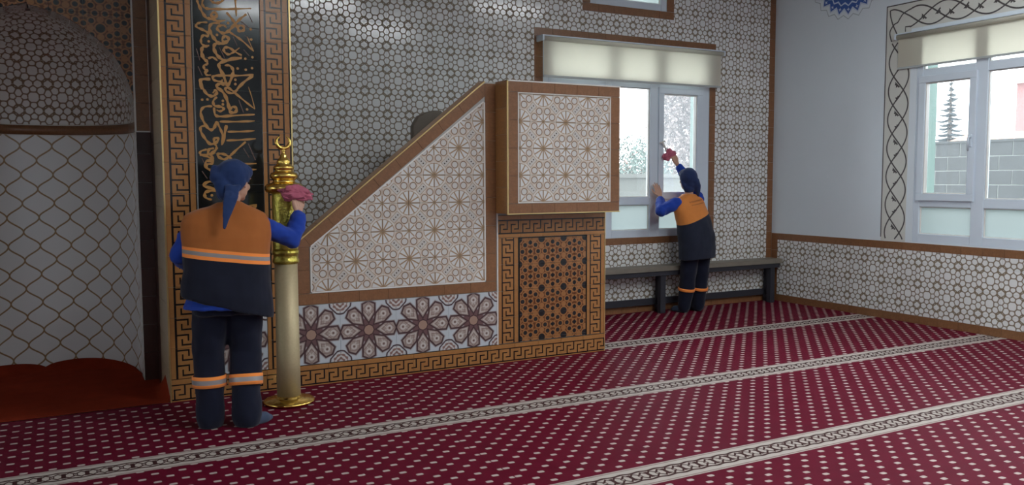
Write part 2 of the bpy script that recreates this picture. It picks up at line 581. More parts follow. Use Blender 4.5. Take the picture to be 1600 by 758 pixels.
M_PVC = plain('white_window_plastic', (.62, .70, .78), .30, .5, 0, .03).m
M_SEAL = plain('dark_window_seal', (.03, .03, .035), .6).m
M_GOLDTRIM = plain('gold_edge_trim', (.80, .60, .27), .28, .5, .85, .05).m
M_WHITETRIM = plain('white_edge_trim', (.74, .72, .68), .35, .5, 0, .04).m
M_BRASS = plain('polished_brass', (.83, .56, .14), .22, .5, 1.0, .12, 14).m
M_BLACK = plain('black_glazed_tile', (.010, .012, .012), .10, .5, 0, .2).m
M_SCRIPT = plain('gold_lettering', (.44, .215, .055), .35, .5, 0, .18, 40).m
M_SCRIPTDIM = plain('dull_red_lettering', (.14, .075, .055), .4).m
M_VINE = plain('dark_vine_paint', (.075, .068, .068), .6).m
M_BAND = plain('cream_wall_paint', (.62, .625, .58), .6, .3, 0, .03).m
M_BLUE = plain('blue_wall_paint', (.045, .11, .36), .6, .3, 0, .2, 12).m
M_LBLUE = plain('pale_blue_wall_paint', (.50, .58, .72), .6, .3).m
M_WOOD = plain('grey_bench_wood', (.20, .178, .145), .5, .4, 0, .2, 12).m
M_DKWOOD = plain('dark_bench_wood', (.035, .035, .045), .6, .3).m

# ------------------------------------------------------------------ special materials
def mat_glass(name, haze=0.04, tint=(.96, .99, 1.0)):
    m = bpy.data.materials.new(name); m.use_nodes = True
    nt = m.node_tree; nt.nodes.clear()
    out = nt.nodes.new('ShaderNodeOutputMaterial')
    tr = nt.nodes.new('ShaderNodeBsdfTransparent'); tr.inputs[0].default_value = (*tint, 1)
    gl = nt.nodes.new('ShaderNodeBsdfGlossy'); gl.inputs['Roughness'].default_value = 0.02
    df = nt.nodes.new('ShaderNodeBsdfTranslucent'); df.inputs[0].default_value = (.9, .95, 1, 1)
    fr = nt.nodes.new('ShaderNodeFresnel'); fr.inputs[0].default_value = 1.35
    a = nt.nodes.new('ShaderNodeMixShader'); b = nt.nodes.new('ShaderNodeMixShader')
    a.inputs[0].default_value = haze
    nt.links.new(tr.outputs[0], a.inputs[1]); nt.links.new(df.outputs[0], a.inputs[2])
    nt.links.new(fr.outputs[0], b.inputs[0]); nt.links.new(a.outputs[0], b.inputs[1]); nt.links.new(gl.outputs[0], b.inputs[2])
    nt.links.new(b.outputs[0], out.inputs[0])
    return m
def mat_translucent(name, c, t=0.5, tr=0.0, rough=0.6):
    """cloth or frosted glass: diffuse + translucent (+ some straight-through light)"""
    m = bpy.data.materials.new(name); m.use_nodes = True
    nt = m.node_tree; nt.nodes.clear()
    out = nt.nodes.new('ShaderNodeOutputMaterial')
    d = nt.nodes.new('ShaderNodeBsdfDiffuse'); d.inputs[0].default_value = (*c, 1)
    t_ = nt.nodes.new('ShaderNodeBsdfTranslucent'); t_.inputs[0].default_value = (*c, 1)
    a = nt.nodes.new('ShaderNodeMixShader'); a.inputs[0].default_value = t
    nt.links.new(d.outputs[0], a.inputs[1]); nt.links.new(t_.outputs[0], a.inputs[2])
    last = a
    if tr:
        tp = nt.nodes.new('ShaderNodeBsdfTransparent')
        b = nt.nodes.new('ShaderNodeMixShader'); b.inputs[0].default_value = tr
        nt.links.new(a.outputs[0], b.inputs[1]); nt.links.new(tp.outputs[0], b.inputs[2]); last = b
    nt.links.new(last.outputs[0], out.inputs[0])
    return m
M_GLASS = mat_glass('clear_window_glass', .045)
M_GLASSDIRTY = mat_glass('dusty_window_glass', .10)
M_FROST = mat_translucent('frosted_glass', (.42, .46, .46), .85, .05)
M_BLIND = mat_translucent('cream_blind_fabric', (.86, .84, .76), .62)

# ------------------------------------------------------------------ room
X_R, X_L, Y_B, Y_F, Z_C = 7.78, -8.04, 7.627, -5.6, 5.8
FB = Frame((0, Y_B, 0), (1, 0, 0), (0, 0, 1))          # back wall: u = x, v = z
FR = Frame((X_R, 0, 0), (0, -1, 0), (0, 0, 1))         # right wall: u = -y
FL = Frame((X_L, 0, 0), (0, 1, 0), (0, 0, 1))          # left wall: u = y
FF = Frame((0, Y_F, 0), (-1, 0, 0), (0, 0, 1))         # wall behind the photographer: u = -x

def wall(name, F, u0, u1, v0, v1, holes, t_in=.10, t_out=.33, ext=None):
    """two leaves: painted inside, mint render outside and in the window reveals"""
    us = sorted({u0, u1, *[h[0] for h in holes], *[h[1] for h in holes]})
    vs = sorted({v0, v1, *[h[2] for h in holes], *[h[3] for h in holes]})
    b = MB()
    for i in range(len(us)-1):
        j = 0
        while j < len(vs)-1:
            cu, cv = (us[i]+us[i+1])/2, (vs[j]+vs[j+1])/2
            if any(h[0] < cu < h[1] and h[2] < cv < h[3] for h in holes): j += 1; continue
            k = j
            while k+1 < len(vs)-1 and not any(h[0] < cu < h[1] and h[2] < (vs[k+1]+vs[k+2])/2 < h[3] for h in holes): k += 1
            p = rect(us[i], vs[j], us[i+1], vs[k+1])
            b.prism(p, F, -t_in, 0, 0); b.prism(p, F, -t_out, -t_in, 1)
            j = k + 1
    o = b.build(name, [M_PLASTER, M_MINT]); o['kind'] = 'structure'
    return o

W1 = (4.49, 6.745, .850, 2.985)
W1U = (5.075, 6.105, 3.375, 4.45)
W2 = (-5.68, -3.29, .845, 2.985)
holes_b = [W1, W1U, (-.26-6.745, -.26-4.49, .85, 2.985), (-.26-6.105, -.26-5.075, 3.375, 4.45)]
holes_r = [W2, (-1.6, .8, .845, 2.985), (3.0, 5.2, .845, 2.985), (-1.5, -.2, 4.05, 5.1), (2.8, 4.2, 4.05, 5.1), (-5.1, -3.9, 4.05, 5.1)]
holes_l = [(-4.6, -2.2, .845, 2.985), (-.8, 1.6, .845, 2.985), (3.29, 5.68, .845, 2.985), (-4.2, -2.6, 4.05, 5.1), (-.4, 1.2, 4.05, 5.1), (3.6, 5.2, 4.05, 5.1)]
holes_f = [(-7.5, -5.7, 4.2, 5.5), (-4.4, -2.6, 4.2, 5.5), (-1.3, .5, 4.2, 5.5), (1.9, 3.7, 4.2, 5.5), (5.2, 7.0, 4.2, 5.5)]
wall_back_r = wall('wall_back', FB, 1.49, X_R + .33, -.01, Z_C, [h for h in holes_b if h[0] > 0])
wall_back_l = wall('wall_back', FB, X_L - .33, -1.76, -.01, Z_C, [h for h in holes_b if h[0] < 0])
wall_niche = wall('wall_back', Frame((0, 7.80, 0), (1, 0, 0), (0, 0, 1)), -1.76, 1.49, -.01, Z_C, [], .05, .15)
wall_right = wall('wall_right', FR, -Y_B, -Y_F, -.01, Z_C, holes_r)
wall_left = wall('wall_left', FL, Y_F, Y_B, -.01, Z_C, holes_l)
wall_front = wall('wall_front', FF, -X_R - .33, -X_L + .33, -.01, Z_C, holes_f)
b = MB(); b.box((X_L-.33, Y_F-.33, Z_C), (X_R+.33, 8.4, Z_C+.2))
ceil = b.build('ceiling', M_CEIL); ceil['kind'] = 'structure'
# strip lamps added to brighten the room; they also glint in the tiles
M_ADDED_LAMP = bpy.data.materials.new('added_lamp_glow'); M_ADDED_LAMP.use_nodes = True
_p = M_ADDED_LAMP.node_tree.nodes['Principled BSDF']; _p.inputs['Emission Color'].default_value = (.94, .98, 1, 1); _p.inputs['Emission Strength'].default_value = 5.0
ADDED_LAMPS = [(5.35, .25, 4.28), (6.15, 3.75, 4.10), (3.7, 2.0, 4.3), (3.0, -2.2, 4.3), (-3.6, -1.0, 4.3)]
ADDED_LAMP_W = 16.5
for lx, ly, lz in ADDED_LAMPS:
    t = empty('added_lamp', (lx, ly, lz)); t.parent = ceil
    b = MB(); b.box((lx-.62, ly-.16, lz), (lx+.62, ly+.16, lz+.05)); b.build('added_lamp_body', M_CEIL, t)
    b = MB(); b.box((lx-.60, ly-.14, lz-.012), (lx+.60, ly+.14, lz-.001)); b.build('added_lamp_diffuser', M_ADDED_LAMP, t)
    for q in (-.45, .45):
        b = MB(); b.tube([(lx+q, ly, lz+.05), (lx+q, ly, Z_C)], .006, 6); b.build('added_lamp_rod', M_CEIL, t)
    l = bpy.data.lights.new('added_fill_light', 'AREA'); l.shape = 'RECTANGLE'; l.size = 1.2; l.size_y = .28; l.energy = ADDED_LAMP_W * (.35 if lx > 6 else .5 if lx < 0 else 1.15); l.color = (.94, .98, 1); l.spread = math.radians(170)
    o = bpy.data.objects.new('added_fill_light', l); link(o); o.location = (lx, ly, lz-.02)
b = MB(); b.box((X_L-.33, Y_F-.33, -.25), (X_R+.33, 8.4, -.012))
b.build('floor', M_GROUT)['kind'] = 'structure'
b = MB(); b.box((-60, -60, -.6), (90, 90, -.3))
b.build('ground', plain('outside_yard_concrete', (.42, .41, .38), .9).m)['kind'] = 'structure'

def seen(p):
    x, y = pixel(p)
    if not (-25 < x < 1625 and -30 < y < 790): return False
    if p[1] > 7.0 and x < 440: return False
    if p[1] > 7.0 and 455 < x < 955:
        sky = 345 - (x-466)*.731 if x < 757 else 128
        if y > sky + 22: return False
    return True

# ---- back wall tiling: one object per tile
zt = 4.25
regs = [rect(1.492, .081, W1[0]-.105, zt), rect(W1[0]-.105, .081, W1[1]+.088, .772), rect(W1[0]-.105, 3.066, W1U[0]-.10, zt),
        rect(W1U[0]-.10, 3.066, W1U[1]+.10, 3.287), rect(W1U[1]+.10, 3.066, W1[1]+.088, zt), rect(W1[1]+.088, .081, 7.683, zt)]
tiles(wall_back_r, FB, regs, 2.0155, 1.3745, .2195, .2124, M_WALLTILE, jit=.0022, seen=seen)
# ---- right wall dado
tiles(wall_right, FR, [rect(-7.52, .083, -2.0, .752)], -5.046, .3055, .2185, .219, M_DADO, jit=.0015, seen=seen)

# ---- brown tile courses (trim)
def trim(name, F, courses, mat=M_BROWN, par=None):
    t = empty(name, (0, 0, 0)); t['kind'] = 'structure'
    for a, b_, w in courses: strip(t, F, a, b_, w, mat)
    return t
trim('trim_1', FB, [((7.774, 0.0), (7.774, 4.25), .090)])
trim('trim_2', FR, [((-7.52, .0), (-7.52, .832), .098)])
trim('trim_3', FR, [((-7.52, .753), (-2.1, .753), .079)])
trim('baseboard_right', FR, [((-7.52, 0.0), (-2.1, 0.0), .081)])
trim('baseboard_back', FB, [((4.2, 0.0), (7.683, 0.0), .078)])
trim('trim_4', FB, [((4.385, .773), (6.832, .773), .075), ((4.385, 2.987), (6.832, 2.987), .078), ((4.488, .85), (4.488, 2.985), .103), ((6.832, .85), (6.832, 2.985), .086)])
trim('trim_5', FB, [((4.975, 3.29), (6.205, 3.29), .082), ((5.073, 3.374), (5.073, 4.25), .098), ((6.205, 3.374), (6.205, 4.25), .098)])

# ------------------------------------------------------------------ windows
def ring(b, F, u0, v0, u1, v1, w, n0, n1, m=0):
    b.prism(rect(u0, v0, u1, v0+w), F, n0, n1, m, .004); b.prism(rect(u0, v1-w, u1, v1), F, n0, n1, m, .004)
    b.prism(rect(u0, v0+w, u0+w, v1-w), F, n0, n1, m, .004); b.prism(rect(u1-w, v0+w, u1, v1-w), F, n0, n1, m, .004)

def window(n, F, hole, secs, rows=None, sash=(), handle=None, dusty=()):
    """secs: glass u-ranges; rows: glass v-ranges (frosted, main, top light)"""
    u0, u1, v0, v1 = hole
    t = empty('window_%d' % n, F((u0+u1)/2, v0, -.03)); t['kind'] = 'structure'
    b = MB()
    us = [u0] + [x for s in secs for x in s] + [u1]
    vs = [v0] + [x for r in rows for x in r] + [v1]
    for k in range(0, len(us), 2): b.prism(rect(us[k], v0, us[k+1], v1), F, -.075, -.004, 0, .004)
    for s in secs:
        for k in range(0, len(vs), 2): b.prism(rect(s[0], vs[k], s[1], vs[k+1]), F, -.075, -.006, 0, .004)
    b.build('window_frame', M_PVC, t)
    for i, s in enumerate(secs):
        for j, r in enumerate(rows):
            a = (s[0], r[0], s[1], r[1])
            if j == 1 and i in sash:
                q = MB(); ring(q, F, s[0]-.03, r[0]-.028, s[1]+.03, r[1]+.02, .072, -.055, .018)
                so = q.build('sash', M_PVC, t)
                a = (s[0]+.042, r[0]+.044, s[1]-.042, r[1]-.052)
                if handle is not None and i == handle:
                    hb = MB(); hu = s[1] - .008
                    hb.prism(rect(hu-.014, 1.80, hu+.014, 1.92), F, .018, .028, 0, .003)
                    hb.tube([F(hu, 1.89, .026), F(hu, 1.89, .055), F(hu, 1.87, .062), F(hu, 1.76, .060)], [.011, .011, .010, .009], 10)
                    hb.build('window_handle', M_PVC, so)
            q = MB(); ring(q, F, a[0]-.002, a[1]-.002, a[2]+.002, a[3]+.002, .010, -.05, .002 if (j == 1 and i in sash) else -.022)
            q.build('glazing_bead', M_WHITETRIM, t)
            q = MB(); q.prism(rect(*a), F, -.046, -.038)
            q.build('pane', M_FROST if j == 0 else (M_GLASSDIRTY if i in dusty else M_GLASS), t)
    return t
ROWS = [(.930, 1.212), (1.300, 2.512), (2.598, 2.93)]
window(1, FB, W1, [(4.56, 5.28), (5.375, 5.894), (6.030, 6.60)], ROWS, sash=(2,), dusty=(2,))
window(2, FR, W2, [(-5.616, -5.060), (-4.933, -4.04), (-3.915, -3.36)], [(.930, 1.209), (1.300, 2.512), (2.598, 2.93)], sash=(0, 2), handle=0)
window(3, FB, W1U, [(5.15, 6.03)], [(3.45, 4.38)])
k = 4
for F, hs in ((FB, holes_b[2:]), (FR, holes_r[1:]), (FL, holes_l), (FF, holes_f)):
    for h in hs:
        w = h[1]-h[0]
        if h[2] < 2: window(k, F, h, [(h[0]+.07, h[0]+w*.31), (h[0]+w*.35, h[0]+w*.65), (h[0]+w*.69, h[1]-.07)], ROWS)
        else: window(k, F, h, [(h[0]+.07, (h[0]+h[1])/2-.04), ((h[0]+h[1])/2+.04, h[1]-.07)], [(h[2]+.07, h[3]-.07)])
        k += 1
for F, hs in ((FB, holes_b), (FR, holes_r), (FL, holes_l), (FF, holes_f)):
    for h in hs:
        p = F((h[0]+h[1])/2, (h[2]+h[3])/2, -.36)
        o = portal('window_light', p, (0, 0, 0), h[1]-h[0], h[3]-h[2])
        R = Matrix((F.U, F.V, F.N)).transposed().to_4x4() @ Matrix.Rotation(math.pi, 4, 'Y')
        o.matrix_world = Matrix.Translation(p) @ R

# ------------------------------------------------------------------ roller blinds
M_BAR = plain('grey_blind_bar', (.42, .45, .45), .4).m
def blind(label, F, u0, u1, v0, v1, nz):
    t = empty('roller_blind', F((u0+u1)/2, v1, nz), label, 'blind')
    b = MB(); b.prism(rect(u0, v0, u1, v1-.02), F, nz, nz+.0015)
    b.build('blind_fabric', M_BLIND, t)
    b = MB(); b.tube([F(u0-.02, v1-.005, nz+.012), F(u1+.03, v1-.005, nz+.012)], .022, 16)
    r = b.build('blind_roller', M_BLIND, t)
    b = MB(); b.prism(rect(u0, v0-.012, u1, v0+.010), F, nz-.004, nz+.007, 0, .002)
    b.build('bottom_bar', M_BAR, t)
    for u in (u0-.03, u1+.02):
        b = MB(); b.prism(rect(u, v1-.03, u+.02, v1+.022), F, max(nz-.12, .001), nz+.035, 0, .002)
        b.build('bracket', M_PVC, t)
    b = MB(); b.prism(rect(u0-.03, v1+.018, u1+.04, v1+.030), F, max(nz-.12, .001), nz+.03, 0, .001)
    b.build('head_rail', M_PVC, t)
    return t
blind('cream roller blind half lowered over the window beside the minbar', FB, 4.44, 6.82, 2.562, 2.945, .105)
blind('cream roller blind above the window with the handle on the right wall', FR, -5.90, -3.05, 2.640, 2.965, .012)

# ------------------------------------------------------------------ painted vine border and medallion on the right wall
def ribbon(b, F, pts, ws, n=.0012, m=0):
    """flat painted stroke, a thin raised film"""
    P = [Vector(p) for p in pts]
    L = []; R = []
    for i, p in enumerate(P):
        t = (P[min(i+1, len(P)-1)] - P[max(i-1, 0)])
        if t.length < 1e-9: t = Vector((1, 0))
        t.normalize(); nn = Vector((-t.y, t.x)); w = ws[i] if hasattr(ws, '__len__') else ws
        L.append(p + nn*w); R.append(p - nn*w)
    for i in range(len(P)-1):
        a0, a1 = n + i*8e-6, n + (i+1)*8e-6
        b.add([F(*L[i], a0), F(*R[i], a0), F(*R[i+1], a1), F(*L[i+1], a1)], None, m)
def disc(b, F, c, r, n=.0012, k=8, m=0):
    b.add([F(c[0]+r*math.cos(2*math.pi*i/k), c[1]+r*math.sin(2*math.pi*i/k), n) for i in range(k)], None, m)

b = MB()
b.prism(rect(-6.056, .835, -5.76, 3.03), FR, 0, .0008); b.prism(rect(-6.056, 3.03, -2.9, 3.30), FR, 0, .0008)
b.build('painted_border', M_BAND, wall_right)
b = MB()
ribbon(b, FR, [(-6.056, .875), (-6.056, 3.30)], .006); ribbon(b, FR, [(-6.059, 3.30), (-2.9, 3.30)], .006)
PER = .2975
ph = math.radians(57)
zz = [.86 + i*.0102 for i in range(int((2.93-.86)/.0102))]
for sg in (1, 3, 5):
    ribbon(b, FR, [(-(5.893 + .118*math.cos((z-1.969)/(3*PER)*2*math.pi + sg*math.pi/3)), z) for z in zz], .0075)
yy = [5.78 - i*.0102 for i in range(280)]
for sg in (1, 3, 5):
    ribbon(b, FR, [(-y, 3.148 + .104*math.cos((y-5.685)/.8925*2*math.pi + math.pi + sg*math.pi/3)) for y in yy], .0075, .0013)
def smooth(pts, k=8):
    P = [Vector(p) for p in pts]; out = []
    for i in range(len(P)-1):
        a, p, q, d = P[max(i-1, 0)], P[i], P[i+1], P[min(i+2, len(P)-1)]
        for j in range(k):
            t = j/k
            out.append(.5*((2*p) + (q-a)*t + (2*a-5*p+4*q-d)*t*t + (3*p-a-3*q+d)*t**3))
    out.append(P[-1]); return out
ribbon(b, FR, smooth([(-6.018, 3.255), (-5.97, 3.258), (-5.91, 3.238), (-5.86, 3.210), (-5.78, 3.163)]), .007)
ribbon(b, FR, smooth([(-6.018, 3.255), (-6.01, 3.19), (-5.98, 3.10), (-5.94, 3.02), (-5.898, 2.93)]), .007)
ribbon(b, FR, smooth([(-5.78, 3.232), (-5.86, 3.20), (-5.90, 3.155), (-5.925, 3.12), (-5.97, 3.10), (-6.015, 3.03), (-5.992, 2.93)]), .007)
ribbon(b, FR, [(-5.83, 3.01), (-5.832, 3.06), (-5.76, 3.055)], .007)
b.build('vine_scroll', M_VINE, wall_right)
def leaf(p, ang, s):
    q = MB()
    shape = [(0, .02), (1.0, .03), (.88, -.20), (.72, -.14), (.64, -.44), (.44, -.22), (.27, -.32), (.17, -.10)]
    shape = shape[::-1]
    ca, sa = math.cos(ang), math.sin(ang)
    q.add([FR(p[0] + s*(x*ca - y*sa), p[1] + s*(x*sa + y*ca), .0014) for x, y in shape])
    q.build('painted_leaf', M_VINE, wall_right)
for i in range(-8, 8):
    z = 1.969 + .074 + i*PER/2
    if .87 < z < 2.62: leaf((-5.935 if i % 2 else -5.865, z + .02), (-.80 if i % 2 else -2.3), .085)
for i in range(0, 9):
    leaf((-5.66 + i*PER/2 + .01, 3.13 if i % 2 else 3.165), (.85 if i % 2 else -.75), .085)

# medallion: concentric pointed star rings
MC = (-6.555, 3.80)
def starpoly(r0, r1, n, ph=0.0, c=MC): return [(c[0] + (r0 if i % 2 == 0 else r1)*math.sin(math.pi*i/n + ph), c[1] - (r0 if i % 2 == 0 else r1)*math.cos(math.pi*i/n + ph)) for i in range(2*n)]
b = MB()
for (r0, r1, n, m, d) in ((.545, .50, 24, 2, .0006), (.535, .49, 24, 3, .0009), (.500, .44, 24, 1, .0012), (.485, .415, 24, 0, .0015), (.40, .37, 24, 1, .0018), (.385, .35, 24, 0, .0021)):
    p = starpoly(r0, r1, n); p = p[::-1]
    cen = FR(*MC, d)
    for i in range(len(p)): b.add([cen, FR(*p[i], d), FR(*p[(i+1) % len(p)], d)], None, m)
for i in range(24):
    a = 2*math.pi*i/24
    c = (MC[0] + .435*math.sin(a), MC[1] - .435*math.cos(a))
    p = starpoly(.024, .009, 4, a, c)[::-1]
    b.add([FR(*q, .0024) for q in p], None, 1)
b.build('painted_medallion', [M_BLUE, M_LBLUE, plain('grey_outline_paint', (.36, .42, .45), .6).m, M_PLASTER], wall_right)

# ------------------------------------------------------------------ carpet
PX1_ = 1.482
carpet = empty('carpet', (2, 3, 0), 'maroon dotted carpet with woven cream stripes covering the floor', 'carpet')
for x0, x1 in ((X_L, -2.02), (-2.02, 1.98), (1.98, X_R)):
    b = MB()
    du, dv = (.191 + .0, 5.616) if x1 < 3 else (2.599, 3.78 + .0)
    y0, y1 = Y_F, Y_B
    def cp(ax, ay, bx, by):
        if bx - ax < .01: return
        # uv: dots keep their phase per roll, stripes read v
        b.prism(rect(ax, ay, bx, by), Frame((0, 0, 0), (1, 0, 0), (0, 1, 0)), -.011, 0, 0, 0, (du, 0))
    if x0 < -2.5: cp(x0, y0, x1, y1)
    if x0 == -2.02:
        cp(-2.02, y0, 1.98, 6.03); cp(-2.02, 6.03, -.26-PX1_, y1)
    if x0 > 0:
        cp(x0, y0, 4.172, 6.03); cp(4.172, y0, x1, y1)
    b.build('carpet_roll', M_CARPET, carpet)

# ------------------------------------------------------------------ mihrab (prayer niche) with its tiled surround
PX0, PX1, PY = .630, 1.482, 6.037
FM = Frame((0, PY, 0), (1, 0, 0), (0, 0, 1))
mih = empty('mihrab', (-.13, 6.8, 0), 'tiled prayer niche with gold calligraphy surround left of the minbar', 'prayer niche')
NC, NR, NY, NP = -.13, .662, 7.00, 6.80       # niche centre x, radius, centre y, face plane y
b = MB()
b.box((PX0+.008, PY, 0), (PX1, Y_B-.015, 4.5)); b.box((-.26-PX1, PY, 0), (-.26-PX0-.008, Y_B-.015, 4.5)); b.box((-.26-PX0-.008, PY, 3.55), (PX0+.008, Y_B-.015, 4.5))
b.build('masonry_core', M_GROUT, mih)
ZT = 3.30
gw = .207
# vertical key courses: u upward, v from the right edge to the left
strip(mih, FM, (.836, .155), (.836, ZT), gw, M_KEY_V, step=.2145)
strip(mih, FM, (1.478, .155), (1.478, ZT), gw - .013, M_KEY_V, step=.2145)
strip(mih, FM, (PX0, 0.0), (PX1, 0.0), .155, M_KEY_H, step=.215)
tiles(mih, FM, [rect(.845, .158, 1.279, .590)], 1.062, .375, .437, .437, M_FLOWER)
tiles(mih, FM, [rect(.845, .594, 1.279, ZT)], 1.062, .594+.107+.02, .436, .2145, M_BLACK, n0=-.001)
# the matching pier left of the niche (outside the photograph): same courses, plain black panel
LX = -.26
strip(mih, FM, (LX-.630, .155), (LX-.630, ZT), gw, M_KEY_V, step=.2145)
strip(mih, FM, (LX-1.275, .155), (LX-1.275, ZT), gw, M_KEY_V, step=.2145)
strip(mih, FM, (LX-PX1, 0.0), (LX-PX0, 0.0), .155, M_KEY_H, step=.215)
tiles(mih, FM, [rect(LX-1.273, .158, LX-.839, .590)], LX-1.056, .375, .437, .437, M_FLOWER)
tiles(mih, FM, [rect(LX-1.273, .594, LX-.839, ZT)], LX-1.056, .721, .436, .2145, M_BLACK, n0=-.001)
# calligraphy
STROKES = [(6.7,[(873,2703),(883,2673),(901,2632),(926,2595),(952,2586),(979,2584),(1009,2575),(1051,2585)]),(5.9,[(915,2722),(906,2683),(920,2657),(950,2652),(1026,2657),(1119,2667),(1226,2680)]),(4.2,[(1121,2743),(1123,2680),(1126,2616)]),(5.9,[(952,2726),(967,2704),(989,2695),(1020,2701),(1040,2723),(1029,2738)]),(6.7,[(980,2635),(999,2617),(979,2596),(960,2614),(980,2635)]),(6.7,[(1061,2638),(1091,2605),(1113,2572),(1132,2542),(1143,2519),(1170,2529),(1171,2553),(1144,2558),(1128,2537)]),(6.7,[(1193,2638),(1165,2616),(1125,2577),(1089,2534),(1061,2507),(1030,2498),(1000,2519),(1004,2539),(1039,2550),(1058,2536)]),(5.9,[(936,2561),(895,2557),(866,2543),(868,2524),(908,2508),(938,2491),(934,2471),(907,2473),(892,2448),(894,2417),(920,2403),(943,2409)]),(7.6,[(932,2404),(901,2394),(893,2362),(903,2323),(925,2301),(928,2282)]),(5.9,[(928,2282),(905,2273),(908,2249),(927,2238),(911,2226),(922,2211),(949,2212)]),(7.6,[(1016,2564),(966,2556),(947,2526),(957,2488),(979,2454),(1005,2429),(1047,2436),(1071,2461),(1048,2479),(1029,2458),(1036,2435)]),(7.6,[(1043,2428),(989,2424),(972,2399),(984,2360),(1010,2330),(1044,2313),(1087,2331),(1154,2344)]),(5.9,[(1154,2356),(1112,2377),(1073,2402),(1042,2400),(1038,2376),(1064,2358),(1096,2372),(1140,2407)]),(5.1,[(1076,2509),(1122,2481),(1168,2449),(1234,2389)]),(2.5,[(1234,2389),(1212,2440),(1193,2487)]),(7.6,[(1154,2341),(1055,2313),(1009,2295),(1004,2267),(1030,2213),(1055,2150),(1088,2216),(1093,2256),(1070,2283),(1039,2281)]),(5.9,[(1230,2230),(1131,2218),(1053,2214),(983,2210),(958,2197),(971,2178),(1013,2172),(1021,2188)]),(6.7,[(1226,2223),(1169,2180),(1113,2123)]),(7.6,[(944,2184),(891,2180),(877,2157),(889,2112)]),(6.7,[(1035,2149),(1005,2156),(985,2143),(992,2117)]),(5.1,[(933,2322),(964,2331),(994,2310)]),(6.7,[(883,2162),(897,2116),(922,2081),(956,2071),(984,2096),(973,2111),(957,2091)]),(7.6,[(1036,2162),(993,2152),(985,2132),(1019,2105),(1045,2059),(1059,2003),(1069,1968),(1101,1969),(1109,1997),(1082,2004),(1070,1984)]),(5.9,[(1161,2168),(1121,2126),(1088,2097),(1046,2107),(1043,2130),(1066,2128),(1112,2090),(1173,2040),(1232,1994)]),(2.5,[(1232,1994),(1214,2074),(1192,2146)]),(6.3,[(983,2068),(959,2039),(966,2008),(1008,2001),(1025,1986),(1000,1971),(978,1980)]),(6.3,[(962,1996),(968,1948),(999,1936),(1084,1944),(1231,1957)]),(6.7,[(951,2003),(901,1997),(876,1965),(887,1910),(916,1859),(942,1844),(962,1864),(974,1897),(996,1857),(1011,1809),(1005,1741)]),(7.6,[(1040,1878),(1026,1818),(1009,1745)]),(5.1,[(998,1901),(1115,1904),(1230,1912)]),(5.1,[(1046,1833),(1136,1837),(1228,1845)]),(5.1,[(1037,1774),(1135,1780),(1235,1790)]),(6.7,[(905,1871),(874,1862),(873,1830),(899,1783),(932,1748),(971,1761),(983,1785),(960,1788),(955,1760),(974,1729)]),(7.6,[(974,1729),(961,1704),(930,1680),(915,1688),(923,1712),(954,1720)]),(5.9,[(908,1712),(870,1699),(865,1679),(907,1664),(944,1640),(936,1616),(905,1608),(912,1580),(957,1564)]),(6.3,[(1166,1768),(1110,1719),(1053,1665),(1021,1645),(983,1661),(980,1681),(1015,1681),(1053,1661),(1099,1617),(1234,1618)]),(5.1,[(1074,1567),(1153,1572),(1233,1577)]),(6.0,[(860,1672),(929,1673),(943,1637),(903,1632),(897,1591),(936,1565),(960,1560)]),(6.5,[(963,1488),(914,1493),(879,1467),(942,1446),(982,1446),(978,1477)]),(7.0,[(986,1430),(922,1431),(887,1416),(891,1385),(930,1369)])]
DOTS = [(1070,2568),(940,2436),(995,2483),(1177,2335),(1225,2348),(1124,2266),(1178,2261),(1221,2274),(1107,2189),(1106,2159),(1220,2469),(1218,2538),(887,2044),(921,2047),(1021,2042),(1020,2018),(1180,1990),(931,1400)]
THIN = [[(1201,2651),(1231,2586)],[(1156,2587),(1206,2548)],[(1099,2479),(1125,2422)],[(1167,2397),(1205,2355)],[(860,2383),(880,2306)],[(867,2266),(892,2205)],[(1177,2493),(1224,2461)],[(1008,2401),(1041,2332)],[(1182,1756),(1227,1642)],[(1149,1723),(1187,1658)],[(1126,2054),(1156,1967)],[(872,1565),(905,1514)],[(874,1652),(888,1621)]]
def calli(pts, w, n):
    w = w*1.45
    P = smooth([(x/1000, z/1000) for x, z in pts], 6)
    k = len(P)
    ws = [w/1000*(.55 + .55*math.sin(math.pi*min(1, (i+1.2)/k*1.02))**.6) * (.85 + .25*math.sin(i*.9)) for i in range(k)]
    b = MB(); ribbon(b, FM, P, ws, n)
    return b
FMS = FM
lvl = .0080
allst = list(STROKES) + [(w, [(x, z - 900) for x, z in p]) for w, p in STROKES if all(1560 < z < 2260 for x, z in p)] + [(w, [(x, z + 560) for x, z in p]) for w, p in STROKES if all(2200 < z < 2720 for x, z in p)]
for i, (w, p) in enumerate(allst):
    calli(p, w, lvl + (i % 5)*.0004).build('calligraphy_stroke', M_SCRIPT, mih)
for x, z in DOTS + [(x, z-900) for x, z in DOTS if 1560 < z < 2260]:
    b = MB(); disc(b, FM, (x/1000, z/1000), .0095, .0085); b.build('calligraphy_dot', M_SCRIPT, mih)
b = MB()
for t in THIN + [[(x, z-900) for x, z in t] for t in THIN if 1560 < t[0][1] < 2260]:
    ribbon(b, FM, [(x/1000, z/1000) for x, z in t], .0028, .0075)
b.build('fine_strokes', M_SCRIPTDIM, mih)
# gold edges and beige return of the surround
for x in (PX0 - .006, PX1 - .002):
    b = MB(); b.box((x, PY-.012, 0), (x+.010, PY+.004, ZT)); b.build('gold_edge', M_GOLDTRIM, mih)
FJ = Frame((PX0, 0, 0), (0, -1, 0), (0, 0, 1))   # left return, faces -x
strip(mih, FJ, (-PY-.004, 0), (-PY-.004, ZT), .54, M_BEIGE, step=.215, n0=-.006)
strip(mih, FJ, (-PY-.546, 0), (-PY-.546, ZT), NP - PY - .552, M_DKTILE, step=.215, n0=-.006)
